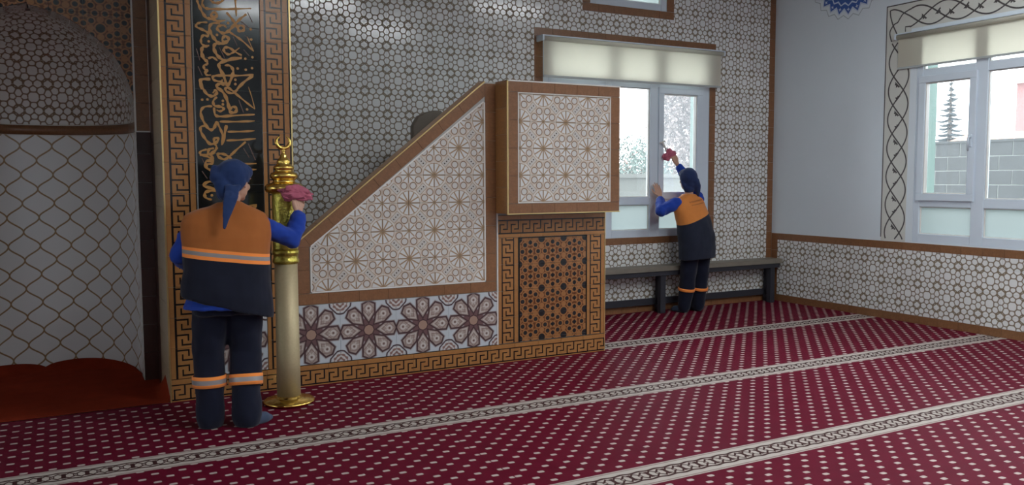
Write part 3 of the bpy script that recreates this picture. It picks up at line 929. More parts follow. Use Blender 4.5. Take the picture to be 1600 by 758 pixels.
# face of the niche: dark tiles below, frame course above, lattice spandrel
FP = Frame((0, NP, 0), (1, 0, 0), (0, 0, 1))
for xa, xb in ((NC+NR+.003, PX0+.006), (NC-NR-.1, NC-NR-.003)):
    b = MB(); b.box((xa, NP+.002, 0), (xb, NP+.20, 1.86)); b.build('niche_jamb', M_GROUT, mih)
tiles(mih, FP, [rect(NC+NR+.001, 0, PX0-.001, 1.862)], .58, .105, .22, .2125, M_DKTILE, n0=-.004)
strip(mih, FP, (.630, 1.866), (.630, ZT), .096, M_BROWN, n0=.004)
b = MB(); b.box((.523, NP-.016, 1.866), (.535, NP+.002, ZT)); b.build('white_edge', M_WHITETRIM, mih)
b = MB(); b.box((.626, NP-.016, 1.858), (.634, NP+.002, ZT)); b.build('white_edge', M_WHITETRIM, mih)
b = MB(); b.box((.523, NP-.016, 1.858), (.634, NP+.002, 1.867)); b.build('white_edge', M_WHITETRIM, mih)
# dome profile r(z): read off the arch outline
DOME = [(1.945, .662), (2.03, .660), (2.14, .645), (2.27, .607), (2.41, .532), (2.51, .437), (2.597, .330), (2.671, .205), (2.705, .09), (2.715, .0)]
def arcpts(r, z, y0=NP, n=28):
    """plan curve of the niche at radius r: straight flanks, half circle behind"""
    pts = [(NC + r, y0, z)]
    for i in range(n+1):
        a = math.pi*i/n
        pts.append((NC + r*math.cos(a), NY + r*math.sin(a)*1.0, z))
    pts.append((NC - r, y0, z))
    return pts
def shell(b, zr, m=0, v0=0.0):
    for (z0, r0), (z1, r1) in zip(zr[:-1], zr[1:]):
        A, B = arcpts(r0, z0), arcpts(max(r1, .004), z1)
        la = [0]; lb = [0]
        rm = (r0 + max(r1, .004)) / 2
        for i in range(1, len(A)):
            la.append(la[-1] + (Vector(A[i])-Vector(A[i-1])).length)
        for i in range(len(A)-1):
            q = [A[i+1], A[i], B[i], B[i+1]]
            dv = math.hypot(z1-z0, r1-r0)
            c = la[-1]/2
            b.add(q, [(c-la[i+1], v0), (c-la[i], v0), (c-la[i], v0+dv), (c-la[i+1], v0+dv)], m, True)
        v0 += math.hypot(z1-z0, r1-r0)
b = MB(); shell(b, [(0, NR), (1.862, NR)], 0, -1.776); b.build('niche_lining', M_OGEE, mih)
# curved brown course between lining and dome, tile by tile
n = 28
A = arcpts(NR, 0)
for i in range(0, len(A)-1, 3):
    b = MB()
    seg = A[i:i+4]
    for j in range(len(seg)-1):
        (x0, y0, _), (x1, y1, _) = seg[j], seg[j+1]
        cx, cy = NC, NY
        s = .985
        q = lambda x, y: (cx + (x-cx)*s, cy + (y-cy)*s if y > NY else y)
        e0, e1 = q(x0, y0), q(x1, y1)
        b.add([(e1[0], e1[1], 1.866), (e0[0], e0[1], 1.866), (e0[0], e0[1], 1.938), (e1[0], e1[1], 1.938)], None, 0, True)
        b.add([(x1, y1, 1.866), (x0, y0, 1.866), (e0[0], e0[1], 1.866), (e1[0], e1[1], 1.866)])
        b.add([(e1[0], e1[1], 1.938), (e0[0], e0[1], 1.938), (x0, y0, 1.938), (x1, y1, 1.938)])
    b.build('tile', M_BROWN, mih)
b = MB(); shell(b, [(1.862, NR+.001), (1.945, NR+.004), (2.03, .666), (2.14, .652), (2.27, .616), (2.41, .542), (2.51, .449), (2.597, .343), (2.671, .222), (2.705, .11), (2.73, .0)]); b.build('dome_backing', M_WHITETRIM, mih)
# the half dome: one ring of tile per course
def rz(z):
    for (a, ra), (c, rc) in zip(DOME[:-1], DOME[1:]):
        if a <= z <= c: return ra + (rc-ra)*(z-a)/(c-a)
    return 0
vv = 0.0
cuts = [1.945, 2.05, 2.15, 2.25, 2.34, 2.43, 2.51, 2.58, 2.64, 2.69, 2.714]
for z0, z1 in zip(cuts[:-1], cuts[1:]):
    b = MB()
    zs = [z0 + .0008 + (z1 - z0 - .0016)*i/3 for i in range(4)]
    shell(b, [(z, rz(z)) for z in zs], 0, vv)
    vv += math.hypot(z1-z0, rz(z0)-rz(z1))
    b.build('dome_course', M_DOME, mih)
# spandrel with the arched opening, in tiles
arch = []
for i in range(41):
    z = 1.945 + (2.714-1.945)*(i/40)
    arch.append((NC + rz(z), z))
def spandrel_region(x0, x1, z0, z1):
    """cell minus the arch: cut into thin convex slabs, kept as one mesh"""
    polys = []
    n = 8
    for i in range(n):
        a, c = z0 + (z1-z0)*i/n, z0 + (z1-z0)*(i+1)/n
        l0 = max(x0, NC + rz(a)) if a < 2.714 else x0
        l1 = max(x0, NC + rz(c)) if c < 2.714 else x0
        l0, l1 = min(l0, x1), min(l1, x1)
        if x1 - l0 < 1e-4 and x1 - l1 < 1e-4: continue
        polys.append([(l0, a), (x1, a), (x1, c), (l1, c)])
    return polys
gu, gv = .216, .2075
for i in range(-1, 5):
    for j in range(0, 8):
        cu, cv = NC + .02 + i*gu, 1.866 + gv*.5 + j*gv
        x0, x1, z0, z1 = cu-gu/2+.0008, min(cu+gu/2-.0008, .524), cv-gv/2+.0008, cv+gv/2-.0008
        if x1 - x0 < .01: continue
        z0 = max(z0, 1.945)
        P = spandrel_region(max(x0, NC), x1, z0, z1)
        if not P: continue
        b = MB()
        du, dv = random.uniform(-.004, .004), random.uniform(-.004, .004)
        for p in P:
            b.prism(p, FP, -.03, .003, 0, 0, (cu, cv))
        b.build('tile', M_LAT, mih)
# left half of the niche face, outside the frame: plain mirror in one piece
b = MB()
for j in range(24):
    a, c = 1.945 + j*.0565, 1.945 + (j+1)*.0565
    r0, r1 = (rz(a) if a < 2.714 else 0), (rz(c) if c < 2.714 else 0)
    b.prism([(-.90, a), (NC-r0, a), (NC-r1, c), (-.90, c)], FP, -.03, .003, 0, 0, (NC+.02, 1.97))
b.prism(rect(NC-.79, 1.866, NC-.662, 1.945), FP, -.03, .003)
o = b.build('spandrel', M_LAT, mih)
# carpet piece in the niche, riding up at the wall
rug = MB()
nx, nfront, nback = 40, 12, 22
def rugpt(i, j):
    s = -1 + 2*i/nx
    r = NR - .004
    if j <= nfront:
        half = PX0 - .001 - NC
        y = 6.031 + (NP - .006 - 6.031)*j/nfront
        x = NC + half*s; t = 0
    else:
        t = (j - nfront)/nback
        x = NC + r*s
        yb = NY + math.sqrt(max(0, r*r - min(r, abs(x-NC))**2)) - .002
        y = NP - .004 + (yb - NP + .004)*t
    lobe = abs(math.sin(math.pi*min(1, abs(x-NC)/NR)))**.6
    rise = (.008 + .055*lobe) * max(0, (t-.78)/.22)**2
    corner = .13*max(0, (abs(s)-.94)/.06)**2 * max(0, 1-abs(j/nfront-.40)*2.6) if j <= nfront and s > 0 else 0
    wob = .004*noise.noise(Vector((x*4, y*4, 0)))
    return (x, y, .003 + rise + corner + max(0, wob))
for i in range(nx):
    for j in range(nfront + nback):
        q = [rugpt(i, j), rugpt(i+1, j), rugpt(i+1, j+1), rugpt(i, j+1)]
        rug.add(q, [(p[0], p[1]) for p in q], 0, True)
o = rug.build('niche_carpet', M_RUG)
tag(o, 'plain russet carpet piece lying inside the prayer niche, edge riding up the wall', 'carpet')

# ------------------------------------------------------------------ minbar (pulpit with stairs)
MY = 6.037
FN = Frame((0, MY, 0), (1, 0, 0), (0, 0, 1))
mb = empty('minbar', (2.85, 6.8, 0), 'tiled pulpit with sloping stair side and raised square box', 'pulpit')
def extr(poly, y0, y1, name, mat):
    b = MB(); b.prism(poly, Frame((0, y0, 0), (1, 0, 0), (0, 0, 1)), -(y1-y0), 0); return b.build(name, mat, mb)
SL0, SL1 = (1.492, 1.040), (3.020, 2.272)      # sloping top edge
extr([(1.492, 0), (3.120, 0), (3.120, 2.272), SL1, SL0], MY, MY+.125, 'stair_parapet', M_GROUT)
extr([(3.120, 0), (4.176, 0), (4.176, 1.228), (3.120, 1.228)], MY, Y_B-.016, 'pulpit_base', M_GROUT)
# stairs between parapet and wall
for i in range(6):
    x0 = 1.60 + i*.2533
    b = MB(); b.box((x0, MY+.127, 0), (x0+.2533 if i < 5 else 3.119, Y_B-.016, .2*(i+1))); b.build('step', M_BEIGE, mb)
# raised box
BX0, BX1, BY, BZ0, BZ1 = 3.118, 4.188, 5.845, 1.230, 2.270
b = MB()
b.box((BX0, BY, BZ0), (BX1, MY+.10, BZ1)); b.box((BX1-.1, MY+.10, BZ0), (BX1, Y_B-.016, BZ1)); b.box((BX0, MY+.10, BZ0-.001), (BX1-.1, Y_B-.016, BZ0+.04))
b.build('pulpit_box', M_GROUT, mb)
# -- stair side: brown courses and star tiles
strip(mb, FN, (1.497, .597), (3.113, .597), .080, M_BROWN)
strip(mb, FN, (1.590, .679), (1.590, 1.020), .093, M_BROWN)
strip(mb, FN, (3.113, .679), (3.113, 2.262), .093, M_BROWN)
d = (Vector(SL1) - Vector(SL0)).normalized(); nn = Vector((-d.y, d.x))
p0 = Vector(SL0) - nn*.086 + d*.076; p1 = Vector(SL1) - nn*.086 - d*.075
strip(mb, FN, tuple(p0), tuple(p1), .084, M_BROWN)
# corner pieces of the frame
for poly in ([(1.497, 1.021), (1.590, 1.021), tuple(p0), tuple(p0 + nn*.084), (1.497, 1.042)], [tuple(p1), (3.019, 2.162), (3.019, 2.262), tuple(p1 + nn*.084)]):
    b = MB(); b.prism(poly if area2(poly) > 0 else poly, FN, 0, .0065); b.build('tile', M_BROWN, mb)
star_region = [(1.606, .690), (3.008, .690), (3.008, 2.112), (1.606, 1.018)]
tiles(mb, FN, [star_region], 2.575+.10625, 1.112+.10625, .2125, .2125, M_STAR, per=(2, 2), uvo=(.10625, .10625))
b = MB()
for a, c in ((star_region[0], star_region[1]), (star_region[1], star_region[2]), (star_region[2], star_region[3]), (star_region[3], star_region[0])):
    a = Vector(a); c = Vector(c); t = (c-a).normalized(); o_ = Vector((t.y, -t.x))
    b.prism([tuple(a + o_*.010), tuple(c + o_*.010), tuple(c), tuple(a)], FN, 0, .009)
b.build('white_edge', M_WHITETRIM, mb)
# coping of the slope and gold edge
L = (Vector(SL1)-Vector(SL0)).length; nst = 9
FS = Frame((SL0[0], MY-.008, SL0[1]), (d.x, 0, d.y), (0, 1, 0))
strip(mb, FS, (0, .006), (L, .006), .125, M_BROWN2, n0=.002, th=.008)
b = MB(); b.box((0, 0, 0), (L, .008, .007), rot=Matrix(((d.x, 0, -d.y), (0, 1, 0), (d.y, 0, d.x))))
for i, v in enumerate(b.v): b.v[i] = (v[0]+SL0[0], v[1]+MY-.010, v[2]+SL0[1])
b.build('gold_edge', M_GOLDTRIM, mb)
b = MB(); b.box((1.488, MY-.009, .597), (1.496, MY+.002, 1.04)); b.build('white_edge', M_WHITETRIM, mb)
# -- rosette band and key plinth
tiles(mb, FN, [rect(1.497, .158, 3.119, .592)], 2.030, .375, .4375, .437, M_FLOWER)
strip(mb, FN, (1.492, 0), (4.176, 0), .155, M_KEY_H, step=.2175)
# -- base panel under the box: key border and lattice
b = MB(); b.box((3.118, MY-.010, .155), (3.129, MY+.002, 1.228)); b.build('white_edge', M_WHITETRIM, mb)
kw = .187
strip(mb, FN, (3.131+kw, .158), (3.131+kw, 1.026), kw, M_KEY_P, step=.207)
strip(mb, FN, (4.176, .158), (4.176, 1.026), kw, M_KEY_P, step=.207)
strip(mb, FN, (4.176, 1.214), (3.131, 1.214), kw - .001, M_KEY_P, step=.209, side=1)
b = MB(); b.box((3.322, MY-.008, .158), (3.330, MY+.002, 1.026)); b.box((3.979, MY-.008, .158), (3.987, MY+.002, 1.026)); b.box((3.322, MY-.008, 1.018), (3.987, MY+.002, 1.027)); b.build('panel_groove', M_BLACK, mb)
tiles(mb, FN, [rect(3.331, .160, 3.978, 1.018)], 3.538, .595-.104, .216, .2075, M_LAT, uvo=(0, -.10375))
b = MB(); b.box((4.172, MY-.010, 0), (4.179, MY+.002, 1.228)); b.build('gold_edge', M_GOLDTRIM, mb)
# -- box front and left side
FBX = Frame((0, BY, 0), (1, 0, 0), (0, 0, 1))
strip(mb, FBX, (BX0+.006, BZ0), (BX1, BZ0), .078, M_BROWN)
strip(mb, FBX, (BX0+.006, BZ1-.084), (BX1, BZ1-.084), .080, M_BROWN)
strip(mb, FBX, (BX0+.092, BZ0+.080), (BX0+.092, BZ1-.086), .086, M_BROWN)
strip(mb, FBX, (BX1, BZ0+.080), (BX1, BZ1-.086), .090, M_BROWN)
reg = rect(3.222, 1.321, 4.088, 2.174)
tiles(mb, FBX, [reg], 3.654+.10625, 1.5345+.10625, .2125, .2125, M_STAR, per=(2, 2), uvo=(.10625, .10625))
b = MB(); ring(b, FBX, 3.211, 1.310, 4.099, 2.185, .010, 0, .009); b.build('white_edge', M_WHITETRIM, mb)
b = MB(); b.box((BX0-.004, BY-.010, BZ0), (BX0+.006, BY+.006, BZ1+.004)); b.build('gold_edge', M_GOLDTRIM, mb)
b = MB(); b.box((BX0-.004, BY-.010, BZ0-.006), (BX1+.004, BY+.004, BZ0+.003)); b.build('gold_edge', M_GOLDTRIM, mb)
b = MB(); b.box((BX0-.004, BY-.010, BZ1-.003), (BX1+.004, BY+.006, BZ1+.006)); b.build('white_edge', M_WHITETRIM, mb)
FSL = Frame((BX0, 0, 0), (0, -1, 0), (0, 0, 1))
strip(mb, FSL, (-BY-.001, BZ0), (-BY-.001, BZ1), MY - BY - .008, M_BROWN2, n0=.0, th=.006)
b = MB(); b.box((BX0, BY, BZ1), (BX1, MY+.10, BZ1+.006)); b.build('coping', M_BROWN, mb)

# ------------------------------------------------------------------ seat back behind the stair parapet
b = MB()
pts = [(2.70, 1.002), (2.862, 1.002), (2.862, 1.202), (3.00, 1.202), (3.00, 2.075), (2.97, 2.100), (2.90, 2.100), (2.82, 2.080), (2.75, 2.045), (2.70, 1.96)]
b.prism(pts, Frame((0, 6.78, 0), (1, 0, 0), (0, 0, 1)), -.05, 0, 0, .012)
o = b.build('seat_back', plain('dark_stained_wood', (.15, .125, .10), .5, .4, 0, .3, 6).m)
tag(o, 'dark rounded wooden seat back rising behind the sloping stair side', 'seat')

# ------------------------------------------------------------------ bench under the window
bench = empty('bench', (5.9, 7.5, 0), 'long narrow grey wooden bench against the wall under the window', 'bench')
b = MB(); b.box((4.30, 7.395, .478), (7.735, 7.608, .530)); b.build('bench_top', M_WOOD, bench)
b = MB(); b.box((4.34, 7.41, .425), (7.70, 7.435, .478)); b.build('apron', M_DKWOOD, bench)
for x in (4.42, 5.93, 7.60):
    b = MB(); b.box((x-.035, 7.42, 0), (x+.035, 7.48, .478)); b.build('leg', M_DKWOOD, bench)
    b = MB(); b.box((x+.03, 7.55, 0), (x+.08, 7.60, .478)); b.build('leg', M_DKWOOD, bench)
    b = MB(); b.box((x-.01, 7.47, .05), (x+.05, 7.56, .09)); b.build('foot_rail', M_DKWOOD, bench)
b = MB(); b.box((4.40, 7.575, .080), (7.66, 7.605, .152)); b.build('stretcher', M_DKWOOD, bench)

# ------------------------------------------------------------------ gilt standard with a crescent
M_POLE = plain('brushed_pale_gold', (.52, .43, .26), .55, .5, .45, .12, 60, .25, 300, .001).m
M_SLEEVE = plain('embossed_olive_gold', (.52, .44, .09), .30, .5, .9, .55, 38, .9, 55, .006).m
al = empty('crescent_standard', (1.331, 5.644, 0), 'tall gilt standard with crescent finial on a round brass foot', 'standard')
AC = (1.331, 5.644)
def lat(name, prof, mat, n=40):
    b = MB(); b.lathe(prof, AC, n); return b.build(name, mat, al)
lat('foot', [(.02, .001), (.155, .001), (.168, .008), (.170, .016), (.163, .024), (.10, .034), (.084, .042), (.082, .055)], M_BRASS, 48)
lat('pole', [(.078, .05), (.077, .30), (.075, .95)], M_POLE)
lat('collar', [(.076, .945), (.086, .955), (.086, .972), (.080, .980), (.080, 1.005), (.086, 1.012), (.086, 1.03), (.080, 1.036)], M_SLEEVE)
lat('sleeve', [(.080, 1.034), (.081, 1.05), (.081, 1.20), (.081, 1.40), (.083, 1.418)], M_SLEEVE)
lat('finial', [(.083, 1.412), (.114, 1.422), (.126, 1.440), (.126, 1.458), (.112, 1.476), (.078, 1.486), (.070, 1.495), (.076, 1.506), (.089, 1.520), (.091, 1.534), (.084, 1.548), (.062, 1.556), (.056, 1.566), (.066, 1.576), (.068, 1.588), (.054, 1.600), (.042, 1.612), (.046, 1.622), (.036, 1.640), (.022, 1.654), (.024, 1.664), (.012, 1.676), (.009, 1.690), (.014, 1.698), (.009, 1.708)], M_BRASS)
b = MB()
cz = 1.752
pts = []; rad = []
for i in range(33):
    a = math.radians(-90 + 158*(i-16)/16)
    pts.append((AC[0] + .044*math.cos(a), AC[1], cz + .041*math.sin(a)))
    rad.append(.0025 + .0115*math.cos((i-16)/16*math.pi/2)**.8)
b.tube(pts, rad, 10)
b.build('crescent', M_BRASS, al)

# ------------------------------------------------------------------ outdoors, seen through the panes
M_BLOCK = plain('grey_concrete_block', (.075, .077, .078), .9, .2, 0, .22, 5, .4, 40).m
yard = empty('garden_block_wall', (12.0, 7.5, -.3), 'grey concrete block wall outside the right hand window', 'wall')
FG = Frame((12.0, 0, 0), (0, -1, 0), (0, 0, 1))
b = MB(); b.prism(rect(-14, -.3, 2, 2.02), FG, -.20, -.008); b.build('mortar', M_GROUT, yard)
for j in range(11):
    for i in range(13):
        y0 = -9.6 + i*.40 + (.2 if j % 2 else 0)
        z0 = -.28 + j*.21
        b = MB(); b.prism(rect(y0+.006, z0+.006, y0+.394, z0+.204), FG, -.008, random.uniform(0, .006), 0, .004)
        b.build('block', M_BLOCK, yard)
b = MB(); b.prism(rect(-14, 2.02, 2, 2.06), FG, -.22, .02, 0, .005); b.build('wall_cap', M_BLOCK, yard)

M_LOWW = plain('whitewashed_wall', (.20, .195, .18), .9, .2, 0, .12, 3).m
b = MB(); b.box((3, 10.4, -.3), (22, 10.6, 1.52)); b.box((3, 10.36, 1.52), (22, 10.64, 1.58))
o = b.build('low_garden_wall', M_LOWW)
tag(o, 'low whitewashed garden wall outside the window beside the minbar', 'wall')

def foliage(b, c, rad, n, size, seed, flat=1.0):
    rnd = random.Random(seed)
    for _ in range(n):
        while True:
            p = Vector((rnd.uniform(-1, 1), rnd.uniform(-1, 1), rnd.uniform(-1, 1)))
            if .25 < p.length < 1: break
        if noise.noise(p*2.3 + Vector((seed, 0, 0))) < -.12: continue
        q = Vector((c[0]+p.x*rad[0], c[1]+p.y*rad[1], c[2]+p.z*rad[2]))
        a = Vector((rnd.gauss(0, 1), rnd.gauss(0, 1), rnd.gauss(0, 1)*flat)).normalized()
        t = a.orthogonal().normalized()*size*rnd.uniform(.6, 1.3); s = a.cross(t).normalized()*size*.5
        b.add([q-t, q+s, q+t, q-s])
def tree(name, base, parts_, colour, label, cat, n, size, trunk_r, trunk_h, seed):
    t = empty(name, base, label, cat)
    b = MB()
    for c, r, k in parts_: foliage(b, c, r, int(n*k), size, seed)
    o = b.build('foliage', plain(name + '_leaves', colour, .8, .2, 0, .35, 1.5).m, t); o['kind'] = 'stuff'
    b = MB(); p = Vector(base)
    b.tube([p, p + Vector((.03, 0, trunk_h*.5)), p + Vector((-.02, .03, trunk_h))], [trunk_r, trunk_r*.8, trunk_r*.4], 10)
    b.build('trunk', plain(name + '_bark', (.20, .16, .13), .9).m, t)
    return t
tree('leafy_bush', (9.0, 12.0, -.3), [((8.95, 12.0, 1.30), (.70, .7, .98), 1), ((8.2, 12.1, 1.1), (.7, .6, .8), .6)], (.17, .215, .19), 'pale green leafy bush behind the low garden wall', 'bush', 9000, .032, .06, 1.2, 3)
tree('rusty_bush', (10.6, 14.0, -.3), [((10.6, 14.0, 1.3), (.55, .5, .80), 1)], (.24, .15, .125), 'rusty red bush right of the pale green one', 'bush', 5000, .032, .05, 1.0, 5)
tree('brown_tree', (12.8, 15.0, -.3), [((12.65, 15.0, 2.6), (.85, 1.1, 1.8), 1), ((12.8, 15.1, 3.6), (.95, 1.1, 1.6), 1), ((12.9, 15.2, 4.6), (1.0, 1.1, 1.0), .8)], (.22, .175, .165), 'tall brownish tree seen through the pane being wiped', 'tree', 16000, .045, .16, 3.2, 9)

# conifer with tiers of drooping boughs
con = empty('conifer', (24.0, 16.35, -.3), 'tall dark pointed conifer beyond the block wall', 'tree')
b = MB(); b.tube([(24, 16.35, -.3), (24, 16.35, 2.4), (24, 16.35, 4.45)], [.12, .08, .015], 10)
b.build('trunk', plain('conifer_bark', (.12, .10, .09), .9).m, con)
b = MB(); rnd = random.Random(4)
for k in range(24):
    z = 4.36 - k*.150; L = .03 + .66*((4.45-z)/2.3)**.85
    for q in range(8):
        a = q*2*math.pi/8 + k*.9 + rnd.uniform(-.25, .25); l = L*rnd.uniform(.45, 1.18)
        d0 = Vector((math.cos(a), math.sin(a), 0)); s0 = Vector((-d0.y, d0.x, 0)); c0 = Vector((24, 16.35, z + rnd.uniform(-.04, .04)))
        prev = None
        for s_ in range(6):
            t0 = s_/5
            p = c0 + d0*l*t0 + Vector((0, 0, -.30*l*t0 + .28*l*t0*t0*t0))
            w = (.055 + .03*math.sin(t0*math.pi))*(1-t0*.85)
            if prev is not None:
                p0_, w0 = prev
                b.add([p0_ - s0*w0, p - s0*w, p + s0*w, p0_ + s0*w0])
                b.add([p0_ + Vector((0, 0, w0*.35)), p + Vector((0, 0, w*.35)), p - Vector((0, 0, w*.9)), p0_ - Vector((0, 0, w0*.9))])
            prev = (p, w)
o = b.build('boughs', plain('conifer_needles', (.11, .132, .145), .85, .2, 0, .3, 3).m, con); o['kind'] = 'stuff'

# pink house at the right edge and low tiled roofs over the wall
M_PINK = plain('pink_house_render', (.30, .15, .145), .9, .2, 0, .06).m
hs = empty('pink_house', (30, 14.5, -.3), 'pink rendered house at the right edge beyond the block wall', 'house')
b = MB(); b.box((28.0, 12.5, -.3), (34, 16.75, 4.60)); b.build('house_wall', M_PINK, hs)
b = MB(); b.box((27.7, 12.3, 4.60), (34.2, 16.98, 4.78)); b.build('eaves', plain('pale_eaves', (.75, .68, .64), .8).m, hs)
b = MB(); b.box((27.97, 15.3, 2.2), (28.02, 16.1, 3.4)); b.build('house_window', plain('dark_house_window', (.05, .06, .07), .2).m, hs)
rf = empty('tiled_roof_shed', (21, 13.4, -.3), 'low shed with pale orange tiled roof beyond the block wall', 'shed')
b = MB(); b.box((21.4, 11.6, -.3), (23.0, 14.5, 2.45)); b.build('shed_wall', M_LOWW, rf)
b = MB()
for k in range(14):
    y = 11.5 + k*.22
    b.add([(21.2, y, 2.45), (21.2, y+.21, 2.45), (22.2, y+.21, 2.72), (22.2, y, 2.72)]); b.add([(21.2, y, 2.45), (21.2, y+.21, 2.45), (21.2, y+.21, 2.40), (21.2, y, 2.40)])
b.build('roof_tiles', plain('orange_roof_tile', (.26, .14, .09), .8, .2, 0, .2).m, rf)

# ------------------------------------------------------------------ people
V = Vector
def ball(b, c, r, n=14, rot=None):
    """ellipsoid; r = (rx, ry, rz)"""
    if not hasattr(r, '__len__'): r = (r, r, r)
    R = rot if rot is not None else Matrix.Identity(3)
    c = V(c); rings = []
    for i in range(1, n//2):
        t = math.pi*i/(n//2)
        rings.append([c + R @ V((r[0]*math.sin(t)*math.cos(2*math.pi*k/n), r[1]*math.sin(t)*math.sin(2*math.pi*k/n), -r[2]*math.cos(t))) for k in range(n)])
    top, bot = c + R @ V((0, 0, r[2])), c - R @ V((0, 0, r[2]))
    for k in range(n): b.add([bot, rings[0][(k+1) % n], rings[0][k]]); b.add([top, rings[-1][k], rings[-1][(k+1) % n]])
    b.loft(rings, 0, False)
def limb(b, pts, rads, n=14):
    b.tube(pts, rads, n)
    for p, r in zip(pts, rads): ball(b, p, r*1.0, 12)
def ell(c, rx, ry, yaw=0.0, tx=0.0, ty=0.0, n=28, p=2.3):
    c = V(c); out = []
    for k in range(n):
        a = 2*math.pi*k/n
        ca, sa = math.cos(a), math.sin(a)
        x = rx*math.copysign(abs(ca)**(2/p), ca); y = ry*math.copysign(abs(sa)**(2/p), sa)
        X = x*math.cos(yaw) - y*math.sin(yaw); Y = x*math.sin(yaw) + y*math.cos(yaw)
        out.append(c + V((X, Y, x*tx + y*ty)))
    return out
def remesh(name, b, vox, it, mats, parent, wr=0.0, wf=9.0, ws=(1, 1, 1)):
    """one continuous skin over the overlapping volumes collected in b"""
    me = b.mesh(name + '_raw', mats, True)
    o = bpy.data.objects.new(name + '_raw', me); C.objects.link(o)
    m = o.modifiers.new('r', 'REMESH'); m.mode = 'VOXEL'; m.voxel_size = vox; m.adaptivity = 0
    s = o.modifiers.new('s', 'SMOOTH'); s.factor = .5; s.iterations = it
    dg = bpy.context.evaluated_depsgraph_get(); dg.update()
    out = bpy.data.meshes.new_from_object(o.evaluated_get(dg))
    bpy.data.objects.remove(o); bpy.data.meshes.remove(me)
    out.name = name
    out.materials.clear()
    for x in (mats if isinstance(mats, (list, tuple)) else [mats]): out.materials.append(x)
    if wr:
        nn = [v.normal.copy() for v in out.vertices]
        for v, q in zip(out.vertices, nn):
            p = v.co
            w = noise.noise(V((p.x*wf*ws[0], p.y*wf*ws[1], p.z*wf*ws[2]))) + .5*noise.noise(V((p.x*wf*2.1*ws[0] + 7, p.y*wf*2.1*ws[1], p.z*wf*2.1*ws[2])))
            v.co = p + q*w*wr
    for v in out.vertices:
        if v.co.z < .001: v.co.z = .001
    out.polygons.foreach_set('use_smooth', [True]*len(out.polygons))
    out.update()
    return put(name, out, parent)
def basis(d, n):
    d = V(d).normalized(); n = V(n); n = (n - d*n.dot(d)).normalized(); return d, n, d.cross(n)
def hand(b, wrist, d, n, side, curl=(.5, .5, .5, .5), thumb=.5, size=1.0):
    """palm and five fingers; d wrist->knuckles, n = palm-facing normal (fingers close towards it), side=+1: thumb on +lat"""
    d, n, lat = basis(d, n)
    w = V(wrist); S_ = size
    base = [(.031, .082, .072, .0085), (.011, .088, .080, .009), (-.010, .086, .075, .0088), (-.030, .078, .060, .0078)]
    limb(b, [w - d*.02, w + d*.012], [.024*S_, .023*S_])
    for (l, k, fl, r), c in zip(base, curl):
        K = w + (d*k + lat*side*l)*S_
        limb(b, [w + (d*.015 + lat*side*l*.6)*S_, w + (d*.05 + lat*side*l*.9)*S_, K], [.0155*S_, .0145*S_, .0115*S_], 10)
        p = K; dirn = (d + lat*side*l*2.4).normalized(); P = [K]
        for f, seg in enumerate((.45, .31, .24)):
            a = c*(.55, 1.05, .75)[f]
            dirn = (dirn*math.cos(a) + n*math.sin(a)).normalized()
            ax = dirn
            p = p + dirn*fl*seg*S_; P.append(p)
            # rotate n together with the bend
            n_ = (n*math.cos(a) - d*math.sin(a))
            nloc = n_ if f == 0 else nloc
        limb(b, P, [r*1.05*S_, r*S_, r*.93*S_, r*.80*S_], 10)
    T0 = w + (d*.022 + lat*side*.022)*S_
    t1 = (d*.62 + lat*side*.75 + n*.25*thumb).normalized()
    t2 = (d*.85 + lat*side*.40 + n*.45*thumb).normalized()
    t3 = (d*.9 + lat*side*.15 + n*.6*thumb).normalized()
    P = [T0, T0 + t1*.040*S_, T0 + t1*.040*S_ + t2*.030*S_, T0 + t1*.040*S_ + t2*.030*S_ + t3*.024*S_]
    limb(b, P, [.014*S_, .0115*S_, .0098*S_, .0082*S_], 10)
def head(b, c, f, up=(0, 0, 1)):
    """skull, jaw, nose, brow, lips, ears; f = facing direction"""
    f = V(f).normalized(); u = V(up); u = (u - f*u.dot(f)).normalized(); s = f.cross(u)
    R = Matrix((s, f, u)).transposed()
    P = lambda x, y, z: V(c) + R @ V((x, y, z))
    ball(b, P(0, -.012, .025), (.074, .092, .092), 20, R)
    ball(b, P(0, .022, -.040), (.056, .066, .070), 16, R)
    ball(b, P(0, .062, -.085), (.026, .022, .022), 12, R)
    limb(b, [P(0, .088, .018), P(0, .100, -.008), P(0, .108, -.028)], [.009, .011, .014], 10)
    ball(b, P(0, .082, .034), (.052, .016, .012), 12, R)
    ball(b, P(.034, .066, -.020), (.022, .020, .022), 10, R); ball(b, P(-.034, .066, -.020), (.022, .020, .022), 10, R)
    ball(b, P(0, .088, -.054), (.024, .012, .007), 12, R); ball(b, P(0, .086, -.066), (.021, .012, .008), 12, R)
    for q in (1, -1): ball(b, P(.076*q, -.010, -.005), (.010, .020, .032), 10, R)
    return P, R
def eyes(par, P, R):
    for q in (1, -1):
        b = MB(); ball(b, P(.031*q, .079, .012), (.0125, .010, .0085), 12, R); b.build('eye', M_EYE, par)
        b = MB(); ball(b, P(.032*q, .092, .036), (.018, .005, .0035), 10, R); b.build('eyebrow', M_BROW, par)
def foot(b, heel, toe, h=.075, w=.043):
    heel, toe = V(heel), V(toe); d = (toe - heel); 
    up = V((0, 0, 1))
    limb(b, [heel + d*.14 + up*.036, heel + d*.45 + up*.034, heel + d*.72 + up*.027, heel + d*.90 + up*.020], [.036, w*.86, w*.78, .020])
    ball(b, heel + d*.18 + up*.055, (.036, .036, .050))
